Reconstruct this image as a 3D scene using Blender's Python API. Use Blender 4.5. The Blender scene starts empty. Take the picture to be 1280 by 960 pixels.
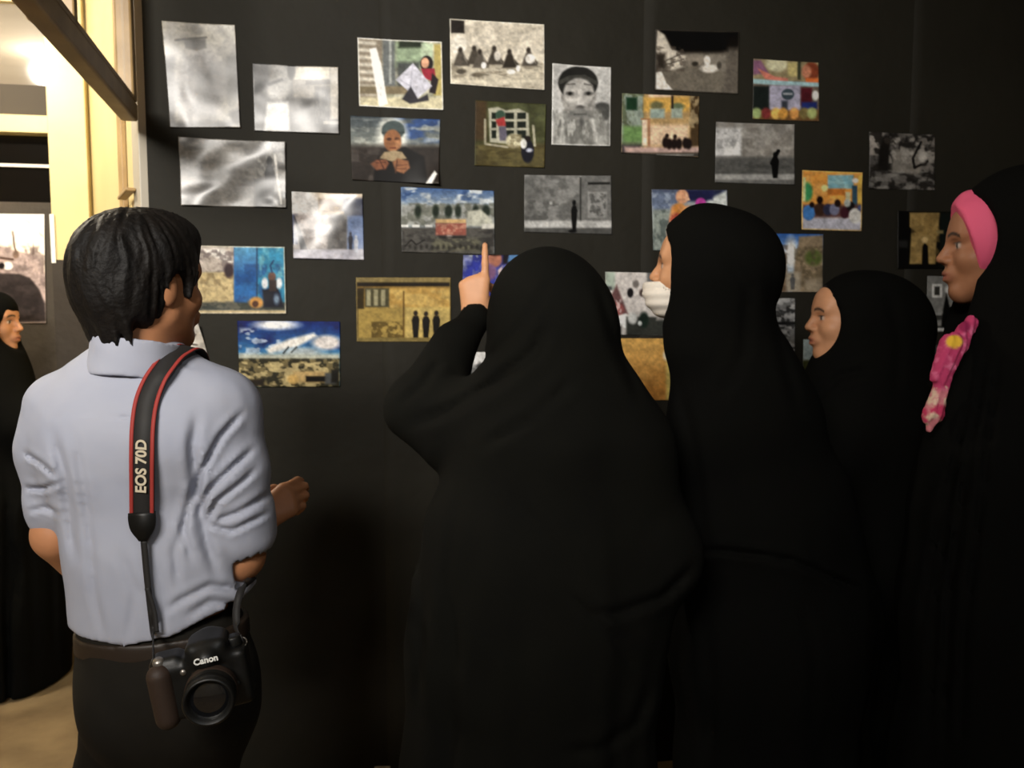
import bpy, math, random
import numpy as np
from mathutils import Vector, Matrix

# ------------------------------------------------------------------ camera, world, lights
SC = bpy.context.scene
COL = SC.collection
CAM_Z, PITCH, FPX = 1.48, math.radians(4.57), 1000.0
cd = bpy.data.cameras.new('view'); cd.sensor_width = 36.0; cd.lens = 36.0 * FPX / 1280.0
cd.clip_start = 0.02
cd.dof.use_dof = True; cd.dof.focus_distance = 1.05; cd.dof.aperture_fstop = 9.0
cam = bpy.data.objects.new('view', cd); COL.objects.link(cam)
cam.location = (0, 0, CAM_Z); cam.rotation_euler = (math.pi / 2 - PITCH, 0, 0)
SC.camera = cam
SC.view_settings.view_transform = 'Standard'; SC.view_settings.look = 'None'
SC.view_settings.gamma = 1.0; SC.view_settings.use_curve_mapping = False
SC.view_settings.exposure = 0.0
w = bpy.data.worlds.new('world'); SC.world = w; w.use_nodes = True
w.node_tree.nodes['Background'].inputs[0].default_value = (0.9, 0.95, 1.0, 1)
w.node_tree.nodes['Background'].inputs[1].default_value = 0.02

def area(name, loc, size, power, color, rot=(0, 0, 0), spread=180):
    l = bpy.data.lights.new(name, 'AREA'); l.shape = 'RECTANGLE'; l.size, l.size_y = size
    l.energy = power; l.color = color; l.spread = math.radians(spread)
    o = bpy.data.objects.new(name, l); COL.objects.link(o); o.location = loc; o.rotation_euler = rot
    return o
# ceiling tube light turned to the wall, an added fill light, then the small warm ceiling lamp by the window partition
area('tube_light_above', (-1.0, -1.25, 2.72), (1.2, 0.35), 36, (1.0, 0.95, 0.88), (math.radians(81), 0, math.radians(-3)), 78)
area('fill_light_room', (0.9, -0.9, 2.9), (0.3, 1.3), 14, (0.93, 0.97, 1.0))  # unseen, added to fill in light from the right
lp = bpy.data.lights.new('ceiling_lamp_by_window', 'POINT'); lp.energy = 95; lp.color = (1.0, 0.91, 0.76)
lp.shadow_soft_size = 0.06
lpo = bpy.data.objects.new('ceiling_lamp_by_window', lp); COL.objects.link(lpo); lpo.location = (-2.28, 2.5, 2.86)

# ------------------------------------------------------------------ helpers
def lin(c):
    c = np.asarray(c, float) / 255.0
    return np.where(c <= 0.04045, c / 12.92, ((c + 0.055) / 1.055) ** 2.4)

SP, CP = math.sin(PITCH), math.cos(PITCH)
def ray(px, py):
    x = (px - 640) / FPX; y = -(py - 480) / FPX
    return np.array([x, CP + y * SP, -SP + y * CP])
def P(px, py, Y):
    d = ray(px, py); return np.array([0, 0, CAM_Z]) + d * (Y / d[1])
def proj(X, Y, Z):
    z = Z - CAM_Z
    dep = Y * CP - z * SP; up = Y * SP + z * CP
    dep = np.maximum(dep, 0.05)
    return 640 + FPX * X / dep, 480 - FPX * up / dep

ANG = math.radians(9.2)
WT = np.array([math.cos(ANG), math.sin(ANG), 0.0])       # along the exhibition wall, to the right
WN = np.array([math.sin(ANG), -math.cos(ANG), 0.0])      # out of the wall
W0 = np.array([0, 2.5, 0.0])
UP = np.array([0, 0, 1.0])
def on_wall(px, py, off=0.0):
    d = ray(px, py); c = np.array([0, 0, CAM_Z])
    t = (off - np.dot(c - W0, WN)) / np.dot(d, WN)
    return c + d * t

def link(name, me, mat=None, parent=None):
    o = bpy.data.objects.new(name, me); COL.objects.link(o)
    if mat is not None: me.materials.append(mat)
    if parent is not None: o.parent = parent
    return o
def empty(name, loc, label, cat, group=None):
    o = bpy.data.objects.new(name, None); COL.objects.link(o)
    o.empty_display_size = 0.1; o.location = loc
    tag(o, label, cat, group); return o
def tag(o, label, cat, group=None):
    o['label'] = label; o['category'] = cat
    if group: o['group'] = group
    return o
def unparent_space(o, parent):
    o.parent = parent; o.matrix_parent_inverse = Matrix.Translation(parent.location).inverted(); return o

def np_mesh(name, V, quads, smooth=True):
    me = bpy.data.meshes.new(name)
    V = np.asarray(V, np.float32); Q = np.asarray(quads, np.int32)
    n, k = Q.shape
    me.vertices.add(len(V)); me.vertices.foreach_set('co', V.ravel())
    me.loops.add(n * k); me.loops.foreach_set('vertex_index', Q.ravel())
    me.polygons.add(n); me.polygons.foreach_set('loop_start', np.arange(0, n * k, k, dtype=np.int32))
    me.update(calc_edges=True)
    if smooth: me.polygons.foreach_set('use_smooth', np.ones(n, bool))
    me.validate(); return me
def set_col(me, C):
    a = me.color_attributes.new('Col', 'FLOAT_COLOR', 'POINT')
    C4 = np.ones((len(C), 4), np.float32); C4[:, :3] = C
    a.data.foreach_set('color', C4.ravel())

def mat(name, base=(128, 128, 128), rough=0.6, spec=0.5, metal=0.0, attr=False, bump=None, coat=0.0, coat_rough=0.1,
        vary=None, sheen=0.0, trans=0.0, alpha=1.0):
    m = bpy.data.materials.new(name); m.use_nodes = True
    nt = m.node_tree; b = nt.nodes['Principled BSDF']
    c = tuple(lin(base)) + (1,)
    b.inputs['Base Color'].default_value = c
    b.inputs['Roughness'].default_value = rough
    b.inputs['Specular IOR Level'].default_value = spec
    b.inputs['Metallic'].default_value = metal
    b.inputs['Coat Weight'].default_value = coat
    b.inputs['Coat Roughness'].default_value = coat_rough
    b.inputs['Sheen Weight'].default_value = sheen
    b.inputs['Transmission Weight'].default_value = trans
    b.inputs['Alpha'].default_value = alpha
    tc = nt.nodes.new('ShaderNodeTexCoord')
    if attr:
        a = nt.nodes.new('ShaderNodeVertexColor'); a.layer_name = 'Col'
        nt.links.new(a.outputs['Color'], b.inputs['Base Color'])
    elif vary:                                   # (scale, second colour, stretch)
        n = nt.nodes.new('ShaderNodeTexNoise'); n.inputs['Scale'].default_value = vary[0]; n.inputs['Detail'].default_value = 6
        mp = nt.nodes.new('ShaderNodeMapping'); mp.inputs['Scale'].default_value = vary[2] if len(vary) > 2 else (1, 1, 1)
        nt.links.new(tc.outputs['Object'], mp.inputs['Vector']); nt.links.new(mp.outputs[0], n.inputs['Vector'])
        r = nt.nodes.new('ShaderNodeValToRGB'); r.color_ramp.elements[0].position = 0.35; r.color_ramp.elements[1].position = 0.65
        r.color_ramp.elements[0].color = c; r.color_ramp.elements[1].color = tuple(lin(vary[1])) + (1,)
        nt.links.new(n.outputs['Fac'], r.inputs['Fac']); nt.links.new(r.outputs['Color'], b.inputs['Base Color'])
    if bump:                                     # (scale, strength, distance)
        n = nt.nodes.new('ShaderNodeTexNoise'); n.inputs['Scale'].default_value = bump[0]; n.inputs['Detail'].default_value = 5
        nt.links.new(tc.outputs['Object'], n.inputs['Vector'])
        bp = nt.nodes.new('ShaderNodeBump'); bp.inputs['Strength'].default_value = bump[1]; bp.inputs['Distance'].default_value = bump[2]
        nt.links.new(n.outputs['Fac'], bp.inputs['Height']); nt.links.new(bp.outputs['Normal'], b.inputs['Normal'])
        if coat: nt.links.new(bp.outputs['Normal'], b.inputs['Coat Normal'])
    return m

def vnoise(x, y, seed=0):
    rs = np.random.RandomState(seed); T = rs.rand(64, 64)
    xi = np.floor(x).astype(int); yi = np.floor(y).astype(int); fx = x - xi; fy = y - yi
    fx = fx * fx * (3 - 2 * fx); fy = fy * fy * (3 - 2 * fy)
    g = lambda a, b: T[a % 64, b % 64]
    return (g(xi, yi) * (1 - fx) + g(xi + 1, yi) * fx) * (1 - fy) + (g(xi, yi + 1) * (1 - fx) + g(xi + 1, yi + 1) * fx) * fy
def fbm(x, y, seed=0):
    return (vnoise(x, y, seed) + 0.5 * vnoise(2 * x, 2 * y, seed + 1) + 0.25 * vnoise(4 * x, 4 * y, seed + 2)) / 1.75
def vnoise3(x, y, z, seed=0):
    return (vnoise(x + 3.1 * z, y, seed) + vnoise(y + 1.7 * x, z, seed + 5) + vnoise(z - 2.3 * y, x, seed + 9)) / 3

# boxes given by origin + three edge vectors (right handed)
def box_mesh(name, boxes, bevel=0.0):
    import bmesh
    bm = bmesh.new()
    for o, a, b, c in boxes:
        o, a, b, c = (np.asarray(v, float) for v in (o, a, b, c))
        vs = [bm.verts.new(o + i * a + j * b + k * c) for k in (0, 1) for j in (0, 1) for i in (0, 1)]
        for f in ((0, 2, 3, 1), (4, 5, 7, 6), (0, 1, 5, 4), (2, 6, 7, 3), (0, 4, 6, 2), (1, 3, 7, 5)):
            bm.faces.new([vs[q] for q in f])
    bmesh.ops.recalc_face_normals(bm, faces=bm.faces)
    if bevel: bmesh.ops.bevel(bm, geom=list(bm.edges), offset=bevel, segments=2, affect='EDGES', profile=0.5)
    me = bpy.data.meshes.new(name); bm.to_mesh(me); bm.free(); return me

def lathe_mesh(name, prof, n=40, axis=(0, -1, 0), origin=(0, 0, 0), cap=True):
    ax = np.asarray(axis, float); ax /= np.linalg.norm(ax)
    t = np.array([0, 0, 1.0]) if abs(ax[2]) < 0.9 else np.array([1.0, 0, 0])
    u = np.cross(t, ax); u /= np.linalg.norm(u); v = np.cross(ax, u)
    V = []; Q = []
    for (r, h) in prof:
        for k in range(n):
            a = 2 * math.pi * k / n; V.append(np.asarray(origin) + ax * h + (u * math.cos(a) + v * math.sin(a)) * max(r, 1e-5))
    for i in range(len(prof) - 1):
        for k in range(n):
            k2 = (k + 1) % n; Q.append((i * n + k, i * n + k2, (i + 1) * n + k2, (i + 1) * n + k))
    return np_mesh(name, V, Q)

def tube_mesh(name, pts, r, n=10):
    pts = [np.asarray(p, float) for p in pts]; V = []; Q = []
    rs = r if hasattr(r, '__len__') else [r] * len(pts)
    for i, p in enumerate(pts):
        t = pts[min(i + 1, len(pts) - 1)] - pts[max(i - 1, 0)]; t /= np.linalg.norm(t)
        s = np.array([0, 0, 1.0]) if abs(t[2]) < 0.9 else np.array([1.0, 0, 0])
        u = np.cross(s, t); u /= np.linalg.norm(u); v = np.cross(t, u)
        for k in range(n):
            a = 2 * math.pi * k / n; V.append(p + (u * math.cos(a) + v * math.sin(a)) * rs[i])
    for i in range(len(pts) - 1):
        for k in range(n):
            k2 = (k + 1) % n; Q.append((i * n + k, i * n + k2, (i + 1) * n + k2, (i + 1) * n + k))
    m = len(V); V.append(pts[0]); V.append(pts[-1])
    for k in range(n):
        k2 = (k + 1) % n; e = (len(pts) - 1) * n
        Q.append((m, k2, k, m)); Q.append((m + 1, e + k, e + k2, m + 1))
    import bmesh
    me = bpy.data.meshes.new(name)
    me.from_pydata([tuple(v) for v in V], [], [tuple(dict.fromkeys(q)) for q in Q])
    me.polygons.foreach_set('use_smooth', np.ones(len(me.polygons), bool)); me.update(); return me

def text_mesh(name, body, size, depth, bold=0.0):
    cu = bpy.data.curves.new(name, 'FONT'); cu.body = body; cu.size = size; cu.extrude = depth; cu.offset = bold
    cu.align_x = 'CENTER'; cu.align_y = 'CENTER'
    t = bpy.data.objects.new(name + '_tmp', cu); COL.objects.link(t)
    dg = bpy.context.evaluated_depsgraph_get()
    me = bpy.data.meshes.new_from_object(t.evaluated_get(dg)); me.name = name
    bpy.data.objects.remove(t); bpy.data.curves.remove(cu)
    me.materials.clear(); return me

# ------------------------------------------------------------------ smooth blended solids (signed distance fields -> one surface)
def axis_pts(lo, hi, h, dense=()):
    out = [lo]; 
    while out[-1] < hi:
        x = out[-1]; step = h
        for a, b, hd in dense:
            if a - 1e-9 <= x < b: step = min(step, hd)
            elif x < a < x + step: step = max(a - x, hd)
        out.append(x + step)
    return np.array(out)
class Solid:
    def __init__(s, lo, hi, h, dense=((), (), ())):
        s.ax = [axis_pts(lo[i], hi[i], h, dense[i]) for i in range(3)]
        s.F = np.full([len(a) for a in s.ax], 0.2, np.float32)
    def win(s, lo, hi):
        sl = []
        for a, l, h in zip(s.ax, lo, hi):
            i0 = max(np.searchsorted(a, l) - 1, 0); i1 = min(np.searchsorted(a, h) + 1, len(a)); sl.append(slice(i0, max(i1, i0)))
        X = s.ax[0][sl[0]][:, None, None]; Y = s.ax[1][sl[1]][None, :, None]; Z = s.ax[2][sl[2]][None, None, :]
        return tuple(sl), X, Y, Z
    def blend(s, fn, lo, hi, k, mode):
        sl, X, Y, Z = s.win(lo, hi); f = s.F[sl]
        if f.size == 0: return
        d = fn(X, Y, Z)
        if mode == 'add':
            if k > 0:
                h = np.maximum(k - np.abs(f - d), 0) / k; r = np.minimum(f, d) - h * h * k / 4
            else: r = np.minimum(f, d)
        elif mode == 'sub':
            d = -d
            if k > 0:
                h = np.maximum(k - np.abs(f - d), 0) / k; r = np.maximum(f, d) + h * h * k / 4
            else: r = np.maximum(f, d)
        s.F[sl] = r
    def cone(s, a, b, ra, rb, k=0.02, mode='add', sy=1.0):
        a = np.asarray(a, float); b = np.asarray(b, float)
        def fn(X, Y, Z):
            ab = (b - a) * np.array([1, sy, 1]); L = max(float(ab @ ab), 1e-9)
            x = X - a[0]; y = (Y - a[1]) * sy; z = Z - a[2]
            t = np.clip((x * ab[0] + y * ab[1] + z * ab[2]) / L, 0, 1)
            return np.sqrt((x - t * ab[0]) ** 2 + (y - t * ab[1]) ** 2 + (z - t * ab[2]) ** 2) - (ra + t * (rb - ra))
        m = max(ra, rb) + k + 0.05
        s.blend(fn, np.minimum(a, b) - m, np.maximum(a, b) + m, k, mode); return s
    def chain(s, pts, rs, k=0.02, mode='add', sy=1.0):
        for i in range(len(pts) - 1): s.cone(pts[i], pts[i + 1], rs[i], rs[i + 1], k, mode, sy)
        return s
    def ell(s, c, r, k=0.02, mode='add', R=None):
        c = np.asarray(c, float); r = np.asarray(r, float); R = np.eye(3) if R is None else np.asarray(R)
        def fn(X, Y, Z):
            x = X - c[0]; y = Y - c[1]; z = Z - c[2]
            p = [R[i][0] * x + R[i][1] * y + R[i][2] * z for i in range(3)]
            k0 = np.sqrt(sum((p[i] / r[i]) ** 2 for i in range(3))); k1 = np.sqrt(sum((p[i] / r[i] ** 2) ** 2 for i in range(3)))
            return k0 * (k0 - 1) / np.maximum(k1, 1e-6)
        m = r.max() + k + 0.04
        s.blend(fn, c - m, c + m, k, mode); return s
    def box(s, c, half, rad, k=0.0, mode='add', R=None):
        c = np.asarray(c, float); half = np.asarray(half, float) - rad; R = np.eye(3) if R is None else np.asarray(R)
        def fn(X, Y, Z):
            x = X - c[0]; y = Y - c[1]; z = Z - c[2]
            q = [np.abs(R[i][0] * x + R[i][1] * y + R[i][2] * z) - half[i] for i in range(3)]
            return np.sqrt(sum(np.maximum(v, 0) ** 2 for v in q)) + np.minimum(np.maximum(q[0], np.maximum(q[1], q[2])), 0) - rad
        m = np.linalg.norm(half) + rad + k + 0.03
        s.blend(fn, c - m, c + m, k, mode); return s
    def half_cut(s, p, n):                      # keep the side opposite to n
        p = np.asarray(p, float); n = np.asarray(n, float)
        X, Y, Z = s.ax[0][:, None, None], s.ax[1][None, :, None], s.ax[2][None, None, :]
        s.F = np.maximum(s.F, ((X - p[0]) * n[0] + (Y - p[1]) * n[1] + (Z - p[2]) * n[2]).astype(np.float32)); return s
    def near(s, band=0.05):
        i = np.nonzero(np.abs(s.F) < band); return i, s.ax[0][i[0]], s.ax[1][i[1]], s.ax[2][i[2]]
    def disp(s, fn, band=0.05):
        i, x, y, z = s.near(band); s.F[i] += fn(x, y, z).astype(np.float32); return s
    def crease(s, line, width, depth, ymax=9.0, ridge=0.4):   # a groove with soft shoulders pressed along a line on the near side
        i, x, y, z = s.near(0.045); px, py = proj(x, y, z)
        d2 = np.full(len(x), 1e9)
        tt = np.zeros(len(x))
        n = len(line) - 1
        for q in range(n):
            a = np.array(line[q], float); ab = np.array(line[q + 1], float) - a; L = ab @ ab
            t = np.clip(((px - a[0]) * ab[0] + (py - a[1]) * ab[1]) / L, 0, 1)
            dd = (px - a[0] - t * ab[0]) ** 2 + (py - a[1] - t * ab[1]) ** 2
            tt = np.where(dd < d2, (q + t) / n, tt); d2 = np.minimum(d2, dd)
        fade = np.clip(np.minimum(tt, 1 - tt) * 5 + 0.15, 0, 1) * (y < ymax)
        g = np.exp(-d2 / width ** 2); g2 = np.exp(-(np.sqrt(d2) - 2.0 * width) ** 2 / (1.2 * width) ** 2)
        s.F[i] += ((g - ridge * g2) * depth * fade).astype(np.float32); return s
    def clip_inside(s, o, margin, zmax, keep=(), zmin=-1.0):   # keep this solid inside another one below zmax
        ix = [np.clip(np.searchsorted(b, a), 0, len(b) - 1) for a, b in zip(s.ax, o.ax)]
        G = o.F[np.ix_(*ix)] + margin
        X, Y, Z = s.ax[0][:, None, None], s.ax[1][None, :, None], s.ax[2][None, None, :]
        m = (Z < zmax) & (Z > zmin) & (X == X) & (Y == Y)
        for c, r in keep: m = m & ((X - c[0]) ** 2 + (Y - c[1]) ** 2 + (Z - c[2]) ** 2 > r * r)
        s.F = np.where(m, np.maximum(s.F, G), s.F).astype(np.float32); return s
    def hit(s, px, py, y0=0.5, y1=3.0):
        d = ray(px, py)
        for Y in np.arange(y0, y1, 0.002):
            p = np.array([0, 0, CAM_Z]) + d * (Y / d[1])
            j = [np.searchsorted(a, v) for a, v in zip(s.ax, p)]
            if all(0 < q < len(a) for q, a in zip(j, s.ax)) and s.F[tuple(j)] < 0: return p
        return None
    def mesh(s, name, smooth=1):
        F = s.F.copy(); e = 0.002
        for ax in range(3):
            for q in (0, -1):
                sl = [slice(None)] * 3; sl[ax] = q; F[tuple(sl)] = np.maximum(F[tuple(sl)], e)
        S = F < 0
        cnt = sum(S[i:S.shape[0] - 1 + i, j:S.shape[1] - 1 + j, k:S.shape[2] - 1 + k].astype(np.int8) for i in (0, 1) for j in (0, 1) for k in (0, 1))
        act = (cnt > 0) & (cnt < 8)
        idx = np.full(act.shape, -1, np.int32); ci = np.argwhere(act); idx[act] = np.arange(len(ci))
        pos = np.zeros((len(ci), 3)); num = np.zeros(len(ci))
        cs = [(i, j, k) for i in (0, 1) for j in (0, 1) for k in (0, 1)]
        fv = {c: F[ci[:, 0] + c[0], ci[:, 1] + c[1], ci[:, 2] + c[2]] for c in cs}
        for c in cs:
            for ax in range(3):
                if c[ax] == 0:
                    d = list(c); d[ax] = 1; d = tuple(d); fa, fb = fv[c], fv[d]; m = (fa < 0) != (fb < 0)
                    t = np.where(m, fa / np.where(m, fa - fb, 1), 0)
                    for q in range(3): pos[:, q] += np.where(m, c[q] + (t if q == ax else 0), 0)
                    num += m
        pos = ci + pos / np.maximum(num, 1)[:, None]
        V = np.stack([np.interp(pos[:, q], np.arange(len(s.ax[q])), s.ax[q]) for q in range(3)], 1)
        Q = []
        for ax in range(3):
            b, c = (ax + 1) % 3, (ax + 2) % 3
            lo = [slice(None)] * 3; hi = [slice(None)] * 3; lo[ax] = slice(0, -1); hi[ax] = slice(1, None)
            df = S[tuple(lo)] != S[tuple(hi)]
            e_ = np.argwhere(df); e_ = e_[(e_[:, b] > 0) & (e_[:, b] < S.shape[b] - 1) & (e_[:, c] > 0) & (e_[:, c] < S.shape[c] - 1)]
            ins = S[e_[:, 0], e_[:, 1], e_[:, 2]]
            def cell(db, dc):
                q = e_.copy(); q[:, b] += db; q[:, c] += dc; return idx[q[:, 0], q[:, 1], q[:, 2]]
            q4 = np.stack([cell(-1, -1), cell(0, -1), cell(0, 0), cell(-1, 0)], 1)
            q4[~ins] = q4[~ins][:, ::-1]; Q.append(q4)
        Q = np.concatenate(Q); Q = Q[(Q >= 0).all(1)]
        for _ in range(smooth):
            acc = np.zeros_like(V); n = np.zeros(len(V))
            for a, b in ((0, 1), (1, 2), (2, 3), (3, 0)):
                for u, v in ((a, b), (b, a)):
                    np.add.at(acc, Q[:, u], V[Q[:, v]]); np.add.at(n, Q[:, u], 1)
            V = V * 0.5 + 0.5 * acc / np.maximum(n, 1)[:, None]
        s.V = V
        return np_mesh(name, V, Q)

# ------------------------------------------------------------------ materials
M = {}
M['black_paper'] = mat('black_paper', (39, 37, 30), 0.68, 0.18, bump=(3.0, 0.35, 0.05), vary=(1.2, (32, 30, 24)))
M['cream'] = mat('cream_paint', (216, 198, 146), 0.4, 0.4, vary=(4, (208, 190, 138)), bump=(30, 0.05, 0.01))
M['brown_paint'] = mat('brown_paint', (176, 146, 98), 0.45, 0.5, vary=(9, (150, 122, 80)))
M['grey_trim'] = mat('grey_trim', (176, 168, 152), 0.5)
M['plaster'] = mat('plaster', (188, 178, 160), 0.8, vary=(2, (180, 170, 150)))
M['floor'] = mat('stone_floor', (152, 132, 100), 0.5, 0.4, vary=(5, (120, 102, 76)), bump=(14, 0.15, 0.02))
M['pane_reflection'] = mat('pane_reflection_paint', (128, 120, 108), 0.06, 0.6, coat=0.3, coat_rough=0.03, vary=(2.0, (116, 108, 96), (0.4, 0.4, 6)))  # beige tone and faint bands stand in for reflections in the pane
M['dark_glass'] = mat('dark_glass', (14, 12, 10), 0.12, 0.5)
M['dark_reflection'] = mat('grey_reflection_paint', (74, 68, 60), 0.75, 0.2)  # even grey for a dark band reflected in the glass
M['clear_glass'] = mat('clear_glass', (245, 245, 235), 0.03, 0.4, alpha=0.12)
M['white_metal'] = mat('white_metal', (215, 208, 200), 0.35)
M['photo'] = mat('glossy_photo', attr=True, rough=0.35, spec=0.4, coat=0.42, coat_rough=0.27)
M['matte_photo'] = mat('satin_photo', attr=True, rough=0.5, spec=0.12, coat=0.03, coat_rough=0.3)
M['skin'] = mat('skin', attr=True, rough=0.5, spec=0.35)
M['chador'] = mat('black_cloth', (19, 19, 16), 0.9, 0.06, bump=(260, 0.1, 0.002), vary=(6, (16, 16, 14)))
M['chador_b'] = mat('deep_black_cloth', (13, 13, 11), 0.9, 0.05, bump=(260, 0.1, 0.002), vary=(6, (11, 11, 10)))
M['shirt'] = mat('light_blue_cotton', (160, 163, 176), 0.8, 0.2, bump=(420, 0.08, 0.001), vary=(9, (154, 158, 173)))
M['trousers'] = mat('dark_trousers', (30, 27, 22), 0.85, 0.15, bump=(300, 0.1, 0.001), vary=(12, (24, 22, 18)))
M['belt'] = mat('belt_leather', (38, 28, 20), 0.5)
M['hair'] = mat('black_hair', (12, 10, 9), 0.6, 0.2, bump=(120, 0.35, 0.006), vary=(40, (18, 14, 11), (1, 1, 0.25)))
M['strap'] = mat('strap_black', (26, 24, 23), 0.7)
M['strap_red'] = mat('strap_red', (150, 48, 42), 0.7)
M['letter'] = mat('lettering', (196, 184, 160), 0.6)
M['cam_black'] = mat('camera_black', (14, 14, 13), 0.45, 0.4, bump=(500, 0.15, 0.001))
M['cam_rubber'] = mat('camera_rubber', (50, 37, 29), 0.6, 0.4, bump=(350, 0.3, 0.001))  # brown reflection on the grip put into the rubber colour
M['lens_glass'] = mat('lens_glass', (16, 17, 20), 0.05, 0.8, coat=1, coat_rough=0.02)
M['metal'] = mat('steel', (150, 145, 138), 0.35, metal=0.8)
M['white_mark'] = mat('white_mark', (235, 235, 230), 0.6)
M['mask'] = mat('white_mask', (232, 224, 212), 0.85, bump=(160, 0.25, 0.002))
M['pink'] = mat('pink_cloth', (226, 92, 128), 0.8)
# ------------------------------------------------------------------ the room
def struct(name, boxes, m, bevel=0.0, parent=None, label=None):
    o = link(name, box_mesh(name, boxes, bevel), m, parent)
    if parent is None: o['kind'] = 'structure'
    if label: o['label'] = label
    return o
CEIL = 2.97
X0, X1, Y0, Y1 = -3.9, 2.9, -2.6, 4.6
struct('floor', [((X0 - .1, Y0 - .1, -0.1), (X1 - X0 + .2, 0, 0), (0, Y1 - Y0 + .2, 0), (0, 0, 0.1))], M['floor'], label='worn tan stone floor')
struct('ceiling', [((X0 - .1, Y0 - .1, CEIL), (X1 - X0 + .2, 0, 0), (0, Y1 - Y0 + .2, 0), (0, 0, 0.1))], M['plaster'])
struct('wall_right', [((X1, Y0, 0), (0.1, 0, 0), (0, Y1 - Y0, 0), (0, 0, CEIL))], M['plaster'])
struct('wall_left', [((X0 - .1, Y0, 0), (0.1, 0, 0), (0, Y1 - Y0, 0), (0, 0, CEIL))], M['plaster'])
struct('wall_front', [((X0, Y0 - .1, 0), (X1 - X0, 0, 0), (0, 0.1, 0), (0, 0, CEIL))], M['plaster'])
sL = np.dot(on_wall(181, 250) - W0, WT)
# exhibition wall: one solid wall hung with sheets of black paper whose vertical laps stand a millimetre proud
wallm = []
L_END = W0 + WT * sL
xr = (X1 - W0[0]) / WT[0]
wallm.append((L_END, WT * (xr - sL), -WN * 0.12, UP * CEIL))
struct('wall_back', wallm, M['black_paper'], label='wall covered in black paper, hung with photographs')
def lap(px, wd, seed):                             # a lapped sheet edge: a thin wrinkled strip of the same paper
    n = 60; c0 = on_wall(px, 400); s0 = np.dot(c0 - W0, WT); V = []; Q = []; rs = np.random.RandomState(seed)
    z = np.linspace(0.002, CEIL - 0.002, n); wob = np.interp(z, np.linspace(0, CEIL, 9), rs.rand(9)) * 0.0005
    for i in range(n):
        for (s, o) in ((0, 0.0003), (0.0005, 0.0008 + wob[i]), (wd * .4, 0.0007 + wob[i] * .5), (wd, 0.0003)):
            V.append(W0 + WT * (s0 + s) + WN * o + UP * z[i])
    for i in range(n - 1):
        for k in range(3): Q.append((i * 4 + k, i * 4 + k + 1, (i + 1) * 4 + k + 1, (i + 1) * 4 + k))
    return V, Q
V = []; Q = []
for px, wd, sd in ((478, .10, 1), (800, .12, 2), (1128, .1, 3)):
    v, q = lap(px, wd, sd); Q += [tuple(i + len(V) for i in f) for f in q]; V += v
lo = link('trim_1', np_mesh('paper_laps', V, Q), M['black_paper']); lo['kind'] = 'structure'; lo['label'] = 'lapped edges of the black paper sheets'

# window partition set back on the left, parallel to the exhibition wall
OFF = -1.4
def on_part(px, py, o=0.0): return on_wall(px, py, OFF + o)
def pS(px): return float(np.dot(on_part(px, 300) - W0, WT))
def pZ(px, py): return float(on_part(px, py)[2])
def pbox(s0, s1, z0, z1, o0, o1): return (W0 + WT * s0 + WN * (OFF + o0) + UP * z0, WT * (s1 - s0), WN * (o1 - o0), UP * (z1 - z0))
sA, sB = pS(71), pS(118)
sW = sA - 1.45
z_rail0, z_rail1 = pZ(40, 168), pZ(40, 146)
z_pap = pZ(40, 252)
struct('wall_partition', [pbox(sW, sB, 0, z_pap - .02, -0.1, -0.03), pbox(sW, sB, CEIL - .12, CEIL, -0.1, -0.0), pbox(sW - .5, sW, 0, CEIL, -.1, 0)], M['cream'])
struct('trim_2', [pbox(sA, sB, 0, CEIL, -0.06, 0.05)], M['cream'], .004, label='cream post of the window partition')
struct('trim_3', [pbox(sW, sA, z_rail0, z_rail1, -0.05, 0.035)], M['cream'], .004, label='cream cross rail of the window partition')
w1 = struct('window_1', [pbox(sW, sA, z_rail1, CEIL - .12, -0.04, -0.034)], M['pane_reflection'], label='pale upper window pane')
struct('reflection_strip', [pbox(sW, sA, z_rail1 + .001, pZ(40, 104), -0.033, -0.031)], M['dark_reflection'], 0, w1, 'grey painted reflection across the bottom of the pane')  # thin grey strip stands in for a darker reflection low in the pane
w2 = struct('window_2', [pbox(sW, sA, z_pap - .05, z_rail0, -0.04, -0.034)], M['dark_glass'], label='dark lower window pane')
struct('glazing_bar', [pbox(sW, sA, pZ(40, 208), pZ(40, 204), -0.033, -0.022)], M['white_metal'], 0, w2, 'thin white bar')
struct('wall_covering', [pbox(sW, sA - .002, 0, z_pap, -0.029, -0.022)], mat('dull_black_paper', (74, 67, 58), 0.7, 0.3, bump=(5, .5, .04), vary=(2, (56, 50, 43))))['label'] = 'black paper over the lower partition'
struct('trim_4', [pbox(sA - .003, sB + .02, 0, pZ(95, 326), 0.051, 0.056)], mat('brown_black_paper', (44, 36, 27), 0.7, bump=(6, .4, .03)), label='dark paper over the lower post')
struct('lit_edge_strip', [pbox(sA - .004, sA + .014, pZ(78, 330), pZ(78, 270), 0.051, 0.06)], M['white_mark'], .001, label='white strip added for bright light on the post edge')  # white strip stands in for the brightly lit edge of the post
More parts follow.
